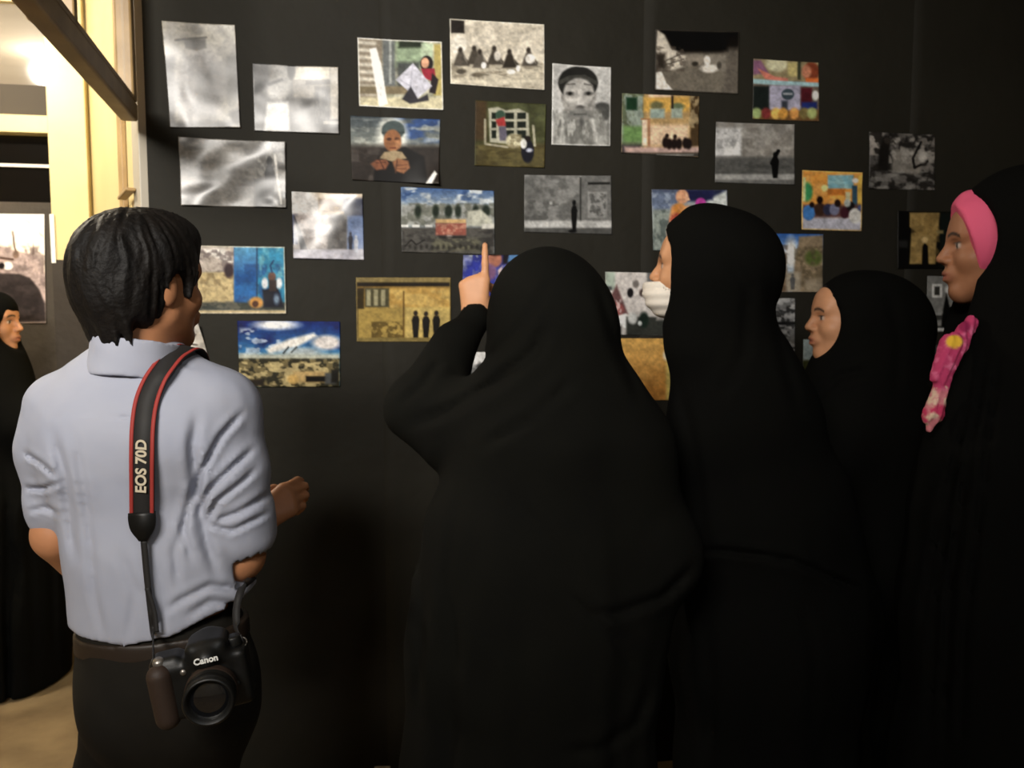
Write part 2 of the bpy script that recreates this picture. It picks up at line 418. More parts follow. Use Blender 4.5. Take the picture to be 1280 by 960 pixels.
# reveal between partition and exhibition wall
A = W0 + WT * sB + WN * OFF; B = L_END - WN * 0.0
A[2] = B[2] = 0; dAB = (B - A) / np.linalg.norm(B - A); nAB = np.array([-dAB[1], dAB[0], 0])
if nAB @ (np.array([0, 0, 0]) - A) < 0: nAB = -nAB
LAB = np.linalg.norm(B - A)
def rbox(u0, u1, z0, z1, o0, o1): return (A + dAB * u0 + nAB * o0 + UP * z0, dAB * (u1 - u0), nAB * (o1 - o0), UP * (z1 - z0))
def on_rev(px, py):
    d = ray(px, py); c = np.array([0, 0, CAM_Z]); t = np.dot(A - c, nAB) / np.dot(d, nAB); p = c + d * t
    return float(np.dot(p - A, dAB)), float(p[2])
struct('wall_reveal', [rbox(0, LAB, 0, CEIL, -0.1, 0)], M['cream'], label='cream painted reveal beside the black wall')
u1, _ = on_rev(171, 200)
struct('trim_6', [rbox(u1, LAB + .004, 0, CEIL, -0.02, 0.012)], M['grey_trim'], .003, label='grey edge bead at the end of the black wall')
ua, za = on_rev(152, 150); ub, _ = on_rev(157, 150)
uh, zh = on_rev(164, 251); uh2, zh2 = on_rev(176, 235)
struct('trim_7', [rbox(ua, ub, 0, CEIL, 0.001, 0.016)], M['brown_paint'], .002, label='thin brown stop bead on the cream reveal')
struct('trim_8', [rbox(uh, uh2, zh, zh2, 0.0125, 0.04)], M['brown_paint'], .004, label='brown latch keeper on the reveal')

# the brown framed sash standing open into the room above head height
H0 = P(162, 152, 2.26); zb = H0[2]
d2 = ray(28, 0); E0 = np.array([0, 0, CAM_Z]) + d2 * ((zb - CAM_Z) / d2[2])
sd = E0 - H0; sd[2] = 0; sd /= np.linalg.norm(sd); sn = np.array([-sd[1], sd[0], 0])
if sn[0] < 0: sn = -sn
SW, SH = 1.12, CEIL - 0.05 - zb
def sbox(u0, u1, z0, z1, t0, t1): return (H0 + sd * u0 + sn * t0 + UP * (z0), sd * (u1 - u0), sn * (t1 - t0), UP * (z1 - z0))
sash = struct('window_3', [sbox(0, SW, 0, .05, -.022, .022), sbox(0, SW, SH - .05, SH, -.022, .022), sbox(0, .045, .05, SH - .05, -.022, .022), sbox(SW - .05, SW, .05, SH - .05, -.022, .022)], M['brown_paint'], .006, label='open brown framed window sash')
struct('glazing_bead', [sbox(.046, SW - .05, .0505, .066, .008, .02)], M['brown_paint'], .004, sash)
def s_at(px, py):
    d = ray(px, py); c = np.array([0, 0, CAM_Z]); t = np.dot(H0 - c, sn) / np.dot(d, sn); p = c + d * t; return float(np.dot(p - H0, sd)), float(p[2] - zb)
um, zm = s_at(82, 20)
struct('glazing_bar', [sbox(um - .014, um + .014, .0505, SH - .0505, -.02, .02)], M['brown_paint'], .004, sash)
struct('sash_pane', [sbox(.046, SW - .051, .051, SH - .051, -.003, .003)], M['clear_glass'], 0, sash, 'clear glass')
kn = link('stay_knob', lathe_mesh('stay_knob', [(0, 0), (.012, .001), (.009, .018), (.019, .026), (.021, .04), (.013, .05), (0, .051)], 20, axis=-sn, origin=H0 + sd * um - sn * .02 + UP * (zm + .0)), M['brown_paint'], sash)

# ------------------------------------------------------------------ photographs: each print's picture is computed point by point
class Pic:
    def __init__(s, X, Y, bg): s.X, s.Y = X, Y; s.C = np.ones(X.shape + (3,)) * np.asarray(bg, float)
    def mix(s, m, col): m = np.clip(m, 0, 1)[..., None]; s.C = s.C * (1 - m) + np.asarray(col, float) * m; return s
    def rect(s, x0, y0, x1, y1, col, soft=1.0, a=1.0):
        d = np.minimum(np.minimum(s.X - x0, x1 - s.X), np.minimum(s.Y - y0, y1 - s.Y)); return s.mix(a * (d / soft + .5), col)
    def ell(s, cx, cy, rx, ry, col, soft=1.5, a=1.0):
        r = np.sqrt(((s.X - cx) / rx) ** 2 + ((s.Y - cy) / ry) ** 2); return s.mix(a * ((1 - r) * min(rx, ry) / soft + .5), col)
    def poly(s, pts, col, soft=1.2, a=1.0):
        ins = np.zeros(s.X.shape, bool); dd = np.full(s.X.shape, 1e9); n = len(pts)
        for i in range(n):
            x0, y0 = pts[i]; x1, y1 = pts[(i + 1) % n]
            with np.errstate(divide='ignore', invalid='ignore'):
                c = ((y0 > s.Y) != (y1 > s.Y)) & (s.X < (x1 - x0) * (s.Y - y0) / ((y1 - y0) if y1 != y0 else 1e-9) + x0)
            ins ^= c; dd = np.minimum(dd, s._seg(x0, y0, x1, y1))
        return s.mix(a * (np.where(ins, dd, -dd) / soft + .5), col)
    def _seg(s, x0, y0, x1, y1):
        ax, ay = x1 - x0, y1 - y0; L = max(ax * ax + ay * ay, 1e-9)
        t = np.clip(((s.X - x0) * ax + (s.Y - y0) * ay) / L, 0, 1); return np.hypot(s.X - x0 - t * ax, s.Y - y0 - t * ay)
    def line(s, pts, wd, col, a=1.0, soft=1.0):
        d = np.full(s.X.shape, 1e9)
        for p, q in zip(pts, pts[1:]): d = np.minimum(d, s._seg(*p, *q))
        return s.mix(a * ((wd / 2 - d) / soft + .5), col)
    def grad(s, y0, y1, c0, c1, x=False, a=1.0, box=None):
        v = s.X if x else s.Y; t = np.clip((v - y0) / (y1 - y0), 0, 1)[..., None]
        g = np.asarray(c0, float) * (1 - t) + np.asarray(c1, float) * t
        m = np.ones(s.X.shape) if box is None else ((s.X >= box[0]) & (s.X <= box[2]) & (s.Y >= box[1]) & (s.Y <= box[3])) * 1.0
        m = (a * m)[..., None]; s.C = s.C * (1 - m) + g * m; return s
    def mottle(s, col, sx, sy, seed, a=0.6, lo=.45, hi=.65, box=None, soft=2.0):
        n = fbm(s.X / sx + 9, s.Y / sy + 9, seed); m = np.clip((n - lo) / (hi - lo), 0, 1) * a
        if box is not None:
            d = np.minimum(np.minimum(s.X - box[0], box[2] - s.X), np.minimum(s.Y - box[1], box[3] - s.Y)); m = m * np.clip(d / soft + .5, 0, 1)
        return s.mix(m, col)
    def person(s, x, y0, y1, wd, col, head=None):         # a small standing figure in a picture
        h = y1 - y0; s.poly([(x - wd * .3, y1), (x - wd * .5, y0 + h * .35), (x - wd * .3, y0 + h * .2), (x + wd * .3, y0 + h * .2), (x + wd * .5, y0 + h * .35), (x + wd * .3, y1)], col)
        return s.ell(x, y0 + h * .1, wd * .28, h * .1, head if head is not None else col)
PHOTOS = []
def photo(quad, paint, label, bg=(120, 120, 120), curl=(0.003, 1.2, 0.3, 0), gloss=False, plane=0.0, border=None, gain=1.0, step=1.15, corner=None, group='photographs on the black wall'):
    q = [np.array(c, float) for c in quad]; wpx = np.linalg.norm(q[1] - q[0]); hpx = np.linalg.norm(q[3] - q[0])
    nx, ny = int(wpx / step) + 2, int(hpx / step) + 2
    U, Vv = np.meshgrid(np.linspace(0, 1, nx), np.linspace(0, 1, ny))
    X = (q[0][0] * (1 - U) + q[1][0] * U) * (1 - Vv) + (q[3][0] * (1 - U) + q[2][0] * U) * Vv
    Y = (q[0][1] * (1 - U) + q[1][1] * U) * (1 - Vv) + (q[3][1] * (1 - U) + q[2][1] * U) * Vv
    p = Pic(X, Y, bg); paint(p)
    C = p.C
    if border is not None:
        d = np.minimum(np.minimum(U * wpx, (1 - U) * wpx), np.minimum(Vv * hpx, (1 - Vv) * hpx)); m = np.clip(1.6 - d, 0, 1)[..., None]; C = C * (1 - m) + np.asarray(border, float) * m
    nse = (fbm(X / 2.6, Y / 2.6, int(q[0][0]) % 50) - .5) * .30 + (fbm(X / 7, Y / 6, int(q[0][1]) % 50) - .5) * .34
    C = (C * .86 + C.mean(-1, keepdims=True) * .14 - 118) * 1.16 + 111
    C = np.clip(C, 4, 255) * (1 + nse)[..., None]                 # fine grain and contrast of the print
    cxp = sum(c[0] for c in q) / 4
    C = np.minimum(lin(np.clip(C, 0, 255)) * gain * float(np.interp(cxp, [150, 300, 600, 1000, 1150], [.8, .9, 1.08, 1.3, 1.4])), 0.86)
    Cw = [on_wall(c[0], c[1], plane) for c in q]
    pos = (Cw[0] * (1 - U)[..., None] + Cw[1] * U[..., None]) * (1 - Vv)[..., None] + (Cw[3] * (1 - U)[..., None] + Cw[2] * U[..., None]) * Vv[..., None]
    amp, fr, dirn, seed = curl
    ph = fbm(U * 1.5 + seed, Vv * 1.5 + 3, seed) * 5
    h = amp * (0.5 + 0.5 * np.sin(2 * math.pi * fr * (U * math.cos(dirn) + Vv * math.sin(dirn) * hpx / wpx) + ph))
    h += 0.004 * fbm(U * 2, Vv * 2, seed + 20) * (np.abs(2 * U - 1) ** 2)
    if corner:                                              # one lifted corner (u, v, radius, height)
        cu, cv, cr, chh = corner; dcn = np.hypot(U - cu, (Vv - cv)); h += chh * np.clip(1 - dcn / cr, 0, 1) ** 2
    h = h - h.min() + 0.0025
    top = pos + WN * h[..., None]; bot = pos + WN * (h - 0.0006)[..., None]
    n = nx * ny; I = np.arange(n).reshape(ny, nx)
    f = np.stack([I[:-1, :-1], I[1:, :-1], I[1:, 1:], I[:-1, 1:]], -1).reshape(-1, 4)
    ring = np.concatenate([I[0, :], I[1:, -1], I[-1, -2::-1], I[-2:0:-1, 0]]); r2 = np.roll(ring, -1)
    side = np.stack([ring, r2, r2 + n, ring + n], -1)
    Q = np.concatenate([f, f[:, ::-1] + n, side])
    me = np_mesh('photo_print', np.concatenate([top.reshape(-1, 3), bot.reshape(-1, 3)]), Q)
    set_col(me, np.concatenate([C.reshape(-1, 3), np.full((n, 3), 0.75)]))
    c = me.vertices  # origin to the print's centre
    ctr = pos.reshape(-1, 3).mean(0)
    me.transform(Matrix.Translation(-Vector(ctr)))
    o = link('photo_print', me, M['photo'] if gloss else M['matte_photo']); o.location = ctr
    tag(o, label, 'photograph', group); PHOTOS.append(o); return o

def f1(p):
    p.grad(30, 70, (196, 190, 174), (208, 202, 188)); p.mottle((150, 146, 140), 12, 16, 3, .5)
    p.rect(200, 70, 219, 165, (112, 110, 108), 5); p.ell(292, 95, 16, 28, (118, 116, 112), 8); p.rect(284, 72, 305, 118, (120, 118, 114), 6, .7)
    p.ell(250, 105, 32, 48, (182, 178, 176), 14); p.ell(262, 110, 14, 30, (138, 136, 134), 12); p.ell(268, 100, 10, 18, (128, 124, 120), 8)
    p.poly([(230, 49), (257, 49), (258, 60), (246, 64), (232, 61)], (110, 107, 101), 3); p.line([(220, 51), (258, 47)], 2.5, (74, 70, 65), .9, 2)
    p.ell(246, 38, 8, 6, (150, 146, 138), 5); p.line([(230, 92), (238, 88)], 3, (120, 116, 112), .7, 3)
    p.mottle((120, 118, 116), 7, 13, 8, .4, .5, .7, (205, 75, 300, 160), 12); p.rect(213, 152, 290, 162, (110, 108, 104), 5, .8); p.poly([(288, 140), (301, 136), (301, 156), (290, 156)], (104, 100, 96), 5)
    p.poly([(272, 28), (294, 30), (294, 54)], (232, 228, 214), 6)
photo(((203, 27), (294, 32), (301, 160), (213, 160)), f1, 'tall grey photograph of a bearded man in a hat, at the left end', curl=(.004, .8, -.75, 2), gloss=True, gain=.62)
def f2(p):
    p.grad(316, 424, (96, 96, 96), (150, 148, 142), True); p.ell(345, 100, 20, 24, (180, 178, 174), 8); p.ell(328, 92, 10, 24, (110, 110, 110), 6)
    p.ell(348, 112, 12, 14, (200, 198, 194), 5); p.rect(328, 128, 333, 160, (70, 70, 70), 3, .7); p.line([(336, 106), (352, 100)], 4, (80, 80, 80), .8, 3)
    p.rect(366, 84, 412, 100, (226, 218, 198), 2); p.rect(366, 100, 412, 122, (158, 152, 142), 3); p.rect(382, 101, 420, 106, (96, 92, 86), 2); p.ell(364, 88, 5, 11, (60, 58, 55), 3)
    p.rect(360, 124, 424, 168, (104, 102, 98), 4); p.mottle((70, 68, 66), 10, 8, 4, .7, .4, .6, (362, 124, 424, 168)); p.rect(394, 110, 416, 160, (62, 60, 58), 4)
    p.mottle((120, 118, 112), 4, 8, 9, .8, .45, .6, (394, 108, 418, 155)); p.rect(413, 84, 423, 150, (208, 200, 186), 3); p.rect(404, 152, 424, 156, (170, 166, 158), 1.5)
    p.poly([(334, 128), (360, 128), (362, 164), (330, 164)], (236, 236, 232), 4)
photo(((316, 80), (423, 85), (424, 168), (318, 164)), f2, 'black and white photograph of a pale bent figure beside steps, right of the hat portrait', curl=(.004, 1.0, 0.25, 5), gloss=True, gain=.62)
def f3(p):
    p.grad(224, 358, (150, 146, 140), (128, 126, 122), True); p.mottle((96, 94, 90), 24, 12, 2, .7)
    p.rect(322, 175, 360, 262, (96, 94, 90), 5); p.mottle((150, 148, 142), 7, 9, 6, .8, .45, .6, (322, 175, 360, 262)); p.rect(318, 225, 342, 262, (46, 45, 43), 5)
    p.person(337, 196, 256, 13, (24, 23, 22)); p.rect(346, 214, 358, 240, (150, 148, 142), 3); p.line([(344, 195), (347, 225), (352, 255)], 3, (206, 204, 198))
photo(((224, 172), (357, 178), (358, 260), (227, 257)), f3, 'shiny grey photograph with a dark figure at its right edge, under the hat portrait', curl=(.008, 1.5, .95, 7), gloss=True)
def f4(p):
    p.mottle((206, 202, 180), 9, 6, 3, .8); p.rect(447, 48, 478, 140, (142, 132, 116), 3)
    for i, y in enumerate(range(54, 124, 9)): p.line([(449, y), (468, y + 1)], 4.5, (204, 198, 184), .85, 3)
    p.rect(478, 48, 494, 110, (108, 112, 112), 3); p.rect(486, 50, 489, 105, (160, 164, 160), 2)
    p.rect(494, 52, 534, 84, (142, 160, 132), 6); p.rect(498, 50, 528, 60, (44, 52, 38), 4); p.rect(496, 78, 524, 110, (82, 86, 84), 5); p.rect(542, 56, 552, 120, (176, 160, 96), 3); p.rect(526, 55, 541, 80, (172, 188, 160), 3)
    p.rect(449, 122, 554, 138, (198, 190, 158), 4); p.rect(449, 108, 510, 118, (128, 116, 92), 3)
    p.ell(533, 80, 8, 10, (38, 28, 26)); p.ell(531, 79, 5, 6.5, (212, 160, 128)); p.poly([(526, 86), (543, 86), (545, 104), (530, 98)], (158, 44, 62)); p.poly([(540, 92), (548, 100), (544, 118), (536, 116)], (44, 34, 38), 2)
    p.poly([(516, 79), (540, 108), (521, 124), (494, 100)], (190, 190, 202), 1.5); p.line([(515, 82), (513, 108), (500, 100)], 1.5, (160, 160, 175), .6)
    p.poly([(513, 108), (522, 124), (534, 118), (536, 126), (512, 130), (502, 124)], (58, 56, 62), 2)
    p.poly([(462, 62), (470, 60), (477, 85), (484, 130), (474, 134), (467, 95)], (244, 244, 240), 2)
photo(((447, 48), (552, 53), (554, 138), (449, 133)), f4, 'photograph of a child in red behind a large grey tilted sheet', bg=(150, 150, 130), curl=(.002, .8, .1, 9), border=(236, 234, 222))
def f5(p):
    p.grad(145, 190, (64, 72, 78), (140, 144, 136)); p.mottle((52, 78, 128), 30, 9, 5, .9, .4, .55, (490, 146, 552, 178), 8); p.mottle((186, 188, 178), 18, 7, 7, .5, .5, .65, (438, 150, 552, 186), 6)
    p.ell(490, 172, 19, 26, (196, 198, 190), 9); p.rect(436, 182, 552, 232, (56, 50, 46), 8); p.mottle((84, 78, 74), 12, 9, 6, .7, .45, .6, (436, 186, 482, 232), 6)
    p.poly([(482, 188), (506, 184), (530, 196), (534, 230), (466, 230), (470, 200)], (28, 26, 25), 3)
    p.ell(491, 163, 14.5, 12, (72, 84, 84), 2); p.line([(478, 166), (504, 166)], 3, (56, 66, 66), .7); p.ell(490, 176, 11, 14, (144, 98, 66), 2); p.ell(486, 174, 3, 2, (70, 44, 32), 1.5); p.ell(496, 174, 3, 2, (70, 44, 32), 1.5); p.ell(497, 180, 4, 6, (176, 126, 88), 3, .8); p.line([(487, 185), (494, 185)], 1.5, (90, 50, 40))
    p.poly([(480, 190), (492, 188), (502, 190), (508, 198), (490, 202), (474, 198)], (156, 138, 108), 2); p.poly([(463, 205), (470, 200), (482, 199), (486, 204), (482, 211), (470, 213)], (126, 82, 60), 2.5); p.poly([(490, 203), (496, 198), (510, 201), (512, 210), (504, 217), (494, 214)], (146, 100, 70), 2.5); p.line([(470, 204), (482, 203)], 1.2, (84, 54, 42), .8); p.line([(496, 207), (508, 206)], 1.2, (96, 62, 46), .8); p.line([(496, 211), (507, 211)], 1.2, (96, 62, 46), .8); p.line([(474, 200), (480, 212)], 2, (84, 54, 42), .7); p.line([(496, 200), (494, 216)], 2, (96, 62, 46), .7)
    p.poly([(543, 214), (546, 218), (539, 231), (531, 231)], (226, 226, 222), 1.5)
photo(((438, 145), (550, 150), (548, 231), (440, 225)), f5, 'photograph of a boy in a knitted cap reading, one white corner curling', curl=(.002, .7, .2, 11), corner=(1, 1, .45, .02), gain=1.1)
def f6(p):
    p.rect(562, 24, 682, 78, (204, 196, 180), 2); p.mottle((176, 168, 152), 12, 9, 4, .6, .45, .65, (562, 24, 682, 80)); p.rect(556, 20, 580, 42, (52, 48, 44), 2); p.ell(573, 56, 10, 12, (216, 210, 196), 3)
    p.rect(562, 80, 682, 114, (186, 178, 160), 3); p.mottle((136, 128, 112), 14, 4, 7, .8, .45, .6, (562, 80, 682, 113)); p.rect(562, 98, 682, 106, (206, 198, 178), 4, .7)
    for x, y, c in ((576, 68, 90), (593, 66, 80), (600, 70, 95), (618, 66, 78), (637, 70, 60), (661, 68, 90)):
        p.poly([(x - 10, y + 15), (x - 7, y + 6), (x - 4, y - 2), (x + 2, y - 3), (x + 5, y + 4), (x + 11, y + 11), (x + 10, y + 15)], (c, c - 6, c - 14), 2.5); p.line([(x + 4, y + 4), (x + 8, y + 12)], 1.5, (c + 50, c + 44, c + 34), .7); p.ell(x - 1, y - 5, 2.8, 3.6, (64, 58, 52), 2)
    p.ell(621, 70, 4, 6, (206, 200, 190), 2); p.ell(662, 74, 6, 6, (222, 218, 210), 2); p.ell(604, 82, 3, 4, (236, 234, 228)); p.ell(638, 90, 5, 3, (234, 232, 226)); p.ell(647, 86, 2.5, 4, (236, 232, 226)); p.ell(576, 90, 6, 3, (92, 86, 76)); p.ell(596, 94, 7, 3, (112, 104, 90))
photo(((562, 24), (680, 31), (680, 113), (563, 105)), f6, 'sepia photograph of a row of people seated on the ground before a plain wall', bg=(190, 182, 166), curl=(.002, .6, .3, 13), border=(214, 208, 192))
def f7(p):
    p.mottle((92, 96, 66), 18, 14, 5, .8); p.rect(594, 180, 684, 212, (98, 90, 58), 6); p.mottle((72, 64, 40), 14, 5, 8, .6, .45, .6, (594, 182, 684, 212)); p.rect(592, 126, 608, 176, (78, 64, 46), 5)
    p.poly([(610, 136), (622, 134), (632, 138), (648, 136), (660, 142), (662, 182), (612, 178)], (168, 166, 148), 2); 
    for x0, x1 in ((614, 620), (631, 642), (646, 657)):
        for y0, y1 in ((141, 149), (152, 160), (163, 173)): p.rect(x0, y0, x1, y1, (38, 44, 36), 1.5)
    p.line([(606, 150), (606, 180), (634, 184)], 2.5, (166, 160, 138)); p.line([(666, 158), (668, 182)], 3, (166, 162, 140)); p.ell(625, 144, 6, 6, (66, 88, 74), 2); p.poly([(619, 150), (630, 146), (632, 158), (622, 158)], (158, 58, 58), 2); p.poly([(623, 158), (632, 158), (634, 176), (624, 176)], (98, 94, 108), 2)
    p.ell(642, 176, 10, 9, (196, 190, 160), 3); p.mottle((120, 110, 84), 4, 4, 2, .7, .4, .6, (634, 168, 652, 186)); p.ell(659, 189, 8, 15, (34, 34, 44), 2); p.ell(659, 174, 4, 4, (44, 36, 32)); p.ell(654, 180, 4, 6, (206, 206, 200)); p.ell(661, 188, 4, 2.5, (176, 180, 196), 2)
photo(((594, 126), (682, 131), (680, 210), (593, 207)), f7, 'dim green photograph of children at a white framed window', bg=(72, 74, 48), curl=(.002, .7, .2, 15))
def f8(p):
    p.grad(690, 764, (196, 196, 194), (178, 178, 176), True); p.rect(690, 84, 698, 182, (176, 176, 174), 4); p.ell(752, 140, 13, 12, (84, 84, 82), 3)
    p.poly([(690, 182), (694, 146), (712, 132), (742, 132), (760, 156), (764, 184)], (140, 140, 136), 4); p.mottle((96, 96, 92), 6, 14, 4, .6, .45, .65, (690, 138, 764, 184)); p.mottle((184, 184, 180), 5, 16, 9, .6, .5, .65, (694, 142, 760, 184))
    p.ell(723, 118, 22, 32, (150, 148, 144), 3); p.ell(722, 104, 25, 21, (48, 48, 46), 2); p.line([(700, 103), (712, 97), (730, 96), (745, 104)], 5, (74, 74, 70)); p.ell(723, 116, 19, 18, (168, 166, 162), 3); p.line([(708, 106), (718, 105)], 2, (110, 108, 104)); p.line([(730, 105), (740, 107)], 2, (110, 108, 104))
    p.ell(712, 117, 5, 2.8, (84, 83, 80), 2.5); p.ell(735, 117, 5, 2.8, (84, 83, 80), 2.5); p.ell(712, 117, 2, 2, (40, 40, 38), 1.5); p.ell(735, 117, 2, 2, (40, 40, 38), 1.5); p.poly([(722, 112), (727, 112), (730, 132), (721, 133)], (190, 188, 184), 2); p.ell(713, 125, 6, 3, (188, 186, 182), 3); p.ell(725, 134, 5, 2.5, (92, 90, 88), 2); p.poly([(712, 139), (724, 135), (738, 139), (742, 148), (708, 148)], (122, 122, 119), 4); p.line([(718, 143), (732, 143)], 2, (72, 72, 70), .8, 2); p.line([(702, 122), (710, 132)], 2, (124, 122, 118), .7, 3); p.line([(742, 122), (736, 132)], 2, (120, 118, 114), .7, 3)
    p.ell(727, 153, 3, 6, (88, 88, 86), 4); p.line([(704, 150), (700, 178)], 3, (196, 196, 192), .7, 3); p.line([(740, 150), (746, 180)], 4, (190, 190, 186), .7, 3)
photo(((690, 80), (763, 85), (762, 183), (689, 181)), f8, 'grey close portrait of an old man with a long white beard and dark cap', bg=(186, 186, 184), curl=(.002, .6, 0, 17), border=(206, 206, 202))
def f9(p):
    p.rect(776, 116, 804, 184, (102, 110, 88), 3); p.mottle((146, 158, 150), 7, 9, 3, .8, .45, .6, (776, 116, 803, 178)); p.rect(782, 122, 796, 138, (40, 66, 48), 3); p.rect(778, 158, 803, 178, (112, 146, 90), 5); p.rect(776, 182, 800, 196, (60, 56, 62), 4)
    p.rect(810, 118, 840, 123, (228, 196, 168), 2); p.rect(804, 122, 862, 140, (202, 160, 82), 4); p.ell(820, 132, 8, 5, (110, 108, 76), 3); p.ell(846, 134, 8, 5, (96, 108, 82), 3); p.rect(812, 136, 830, 148, (144, 160, 152), 3); p.rect(838, 136, 852, 148, (150, 162, 150), 3)
    p.rect(802, 150, 808, 182, (226, 200, 176), 2); p.rect(809, 156, 860, 182, (210, 182, 152), 6); p.rect(800, 148, 812, 150, (150, 110, 76)); p.rect(809, 150, 812, 184, (160, 116, 88), 2); p.rect(862, 118, 874, 184, (82, 66, 46), 3); p.mottle((168, 150, 116), 5, 8, 5, .8, .45, .6, (860, 118, 874, 160)); p.rect(838, 120, 841, 136, (50, 44, 40), 2)
    p.rect(780, 184, 874, 192, (184, 156, 148), 4); p.rect(776, 191, 874, 197, (74, 70, 66), 3); p.rect(820, 193, 866, 195, (130, 128, 122), 1.5)
    for x in (831, 836, 842, 848, 856, 860): p.ell(x, 178 + (x % 3), 4, 7, (44, 34, 32), 2)
    p.ell(833, 170, 2.5, 3, (50, 40, 36)); p.ell(843, 171, 2.5, 3, (50, 40, 36))
photo(((777, 117), (873, 121), (872, 197), (776, 191)), f9, 'warm photograph of a group seated low before a sunlit yellow facade', bg=(176, 146, 100), curl=(.002, .8, .1, 19))
def f10(p):
    p.grad(36, 68, (22, 20, 18), (40, 36, 32)); p.rect(819, 66, 924, 120, (120, 114, 104), 6); p.grad(819, 924, (96, 90, 80), (124, 118, 106), True, .5, (819, 72, 924, 120)); p.rect(902, 60, 924, 118, (104, 98, 90), 5, .6); p.rect(838, 38, 908, 64, (24, 22, 20), 6)
    p.poly([(821, 38), (830, 44), (838, 60), (856, 70), (858, 82), (840, 88), (822, 88), (818, 66)], (196, 188, 174), 3); p.mottle((90, 82, 74), 6, 5, 3, .7, .45, .6, (818, 58, 858, 90)); p.line([(832, 76), (850, 68)], 1.5, (90, 84, 76)); p.line([(830, 82), (854, 74)], 1.5, (90, 84, 76)); p.rect(818, 66, 832, 88, (60, 54, 48), 5, .7)
    p.poly([(818, 92), (826, 90), (832, 104), (840, 113), (818, 114)], (216, 210, 200), 2); p.rect(858, 72, 882, 82, (140, 132, 120), 4); p.rect(878, 70, 906, 90, (128, 122, 112), 2); p.ell(886, 86, 11, 5, (212, 206, 196), 3); p.ell(883, 76, 4, 6, (222, 216, 206), 2); p.ell(898, 82, 3, 5, (80, 76, 70), 2); p.ell(868, 80, 4, 3, (60, 56, 50), 2)
photo(((819, 37), (923, 40), (922, 118), (818, 113)), f10, 'dark brown photograph of a pale bent figure against black, near the top of the wall', bg=(40, 36, 32), curl=(.002, .6, .3, 21), border=(70, 66, 60))
def f11(p):
    p.rect(940, 74, 1024, 102, (142, 130, 100), 2); p.ell(970, 80, 14, 10, (196, 192, 160), 4); p.rect(984, 78, 996, 96, (176, 164, 112), 3); p.poly([(940, 76), (950, 76), (960, 92), (940, 94)], (130, 92, 118), 3); p.poly([(946, 86), (968, 96), (984, 98), (984, 104), (956, 100)], (196, 120, 104), 2)
    p.ell(1013, 90, 10, 12, (132, 70, 50), 3); p.ell(1007, 90, 6, 8, (182, 122, 96), 3); p.rect(1006, 98, 1022, 104, (206, 110, 60), 2); p.rect(996, 76, 1000, 100, (66, 70, 56), 2); p.poly([(940, 99), (1023, 104), (1023, 109), (940, 105)], (146, 178, 184), 1.5)
    p.rect(940, 108, 962, 140, (42, 48, 46), 3); p.rect(961, 107, 1000, 140, (158, 156, 176), 3); p.rect(1000, 110, 1014, 132, (92, 40, 48), 3); p.rect(1001, 128, 1020, 136, (44, 56, 116), 3); p.ell(1018, 120, 4, 6, (214, 218, 214), 2); p.ell(984, 118, 8, 7, (66, 78, 86), 1.5); p.rect(978, 116, 990, 119, (150, 156, 164), 1, .7); p.rect(976, 126, 984, 138, (66, 70, 80), 3)
    p.rect(940, 138, 1023, 152, (112, 84, 54), 4)
    for x, c in ((945, (150, 168, 112)), (957, (130, 60, 60)), (969, (220, 176, 92)), (978, (200, 146, 70)), (992, (214, 152, 84)), (1004, (120, 108, 70)), (1014, (160, 170, 110))): p.ell(x, 142, 6, 7, c, 3)
photo(((941, 74), (1022, 79), (1023, 152), (940, 149)), f11, 'colourful photograph of arms reaching over a blue bar above yellow flowers', bg=(110, 100, 90), curl=(.002, .7, .1, 23))
def f12(p):
    p.grad(153, 200, (136, 134, 130), (146, 142, 136)); p.mottle((122, 118, 112), 12, 10, 3, .7, .45, .6); p.rect(890, 160, 926, 196, (176, 176, 176), 4); p.mottle((130, 130, 130), 6, 5, 7, .7, .4, .6, (894, 164, 922, 186)); p.poly([(902, 194), (910, 178), (916, 186), (922, 176), (924, 194)], (206, 206, 204), 3)
    p.rect(890, 196, 994, 220, (92, 92, 90), 5); p.mottle((74, 74, 72), 14, 4, 5, .6, .45, .6, (890, 200, 994, 218)); p.rect(890, 218, 994, 226, (150, 150, 148), 3); p.rect(890, 225, 994, 232, (104, 104, 102), 3); p.person(968, 190, 223, 10, (22, 22, 22)); p.line([(972, 189), (964, 204)], 5, (24, 24, 24))
photo(((894, 153), (992, 156), (992, 231), (893, 228)), f12, 'grey photograph of one dark figure crossing an empty street', bg=(130, 128, 124), curl=(.002, .6, .2, 25))
def f13(p):
    p.grad(1086, 1167, (86, 84, 82), (112, 108, 104), True); p.rect(1086, 166, 1104, 194, (150, 144, 138), 3); p.mottle((44, 42, 40), 8, 7, 5, .9, .42, .58); p.rect(1114, 188, 1150, 218, (120, 116, 110), 5); p.mottle((150, 146, 140), 6, 6, 8, .8, .5, .65, (1110, 172, 1168, 204)); p.poly([(1104, 172), (1112, 178), (1108, 216), (1096, 214), (1098, 186)], (40, 38, 36), 3); p.ell(1108, 176, 4, 4, (60, 56, 52))
    p.line([(1150, 178), (1140, 198), (1142, 210), (1158, 202)], 3, (36, 34, 33)); p.ell(1152, 196, 5, 8, (168, 164, 158), 3); p.line([(1100, 214), (1130, 218), (1167, 232)], 3, (58, 56, 54), .8); p.mottle((130, 128, 124), 9, 5, 2, .6, .5, .65, (1086, 214, 1167, 238))
photo(((1086, 165), (1167, 169), (1167, 238), (1085, 236)), f13, 'dark grey photograph of tangled branches, farthest right in the upper row', bg=(90, 86, 84), curl=(.002, .6, .2, 27))
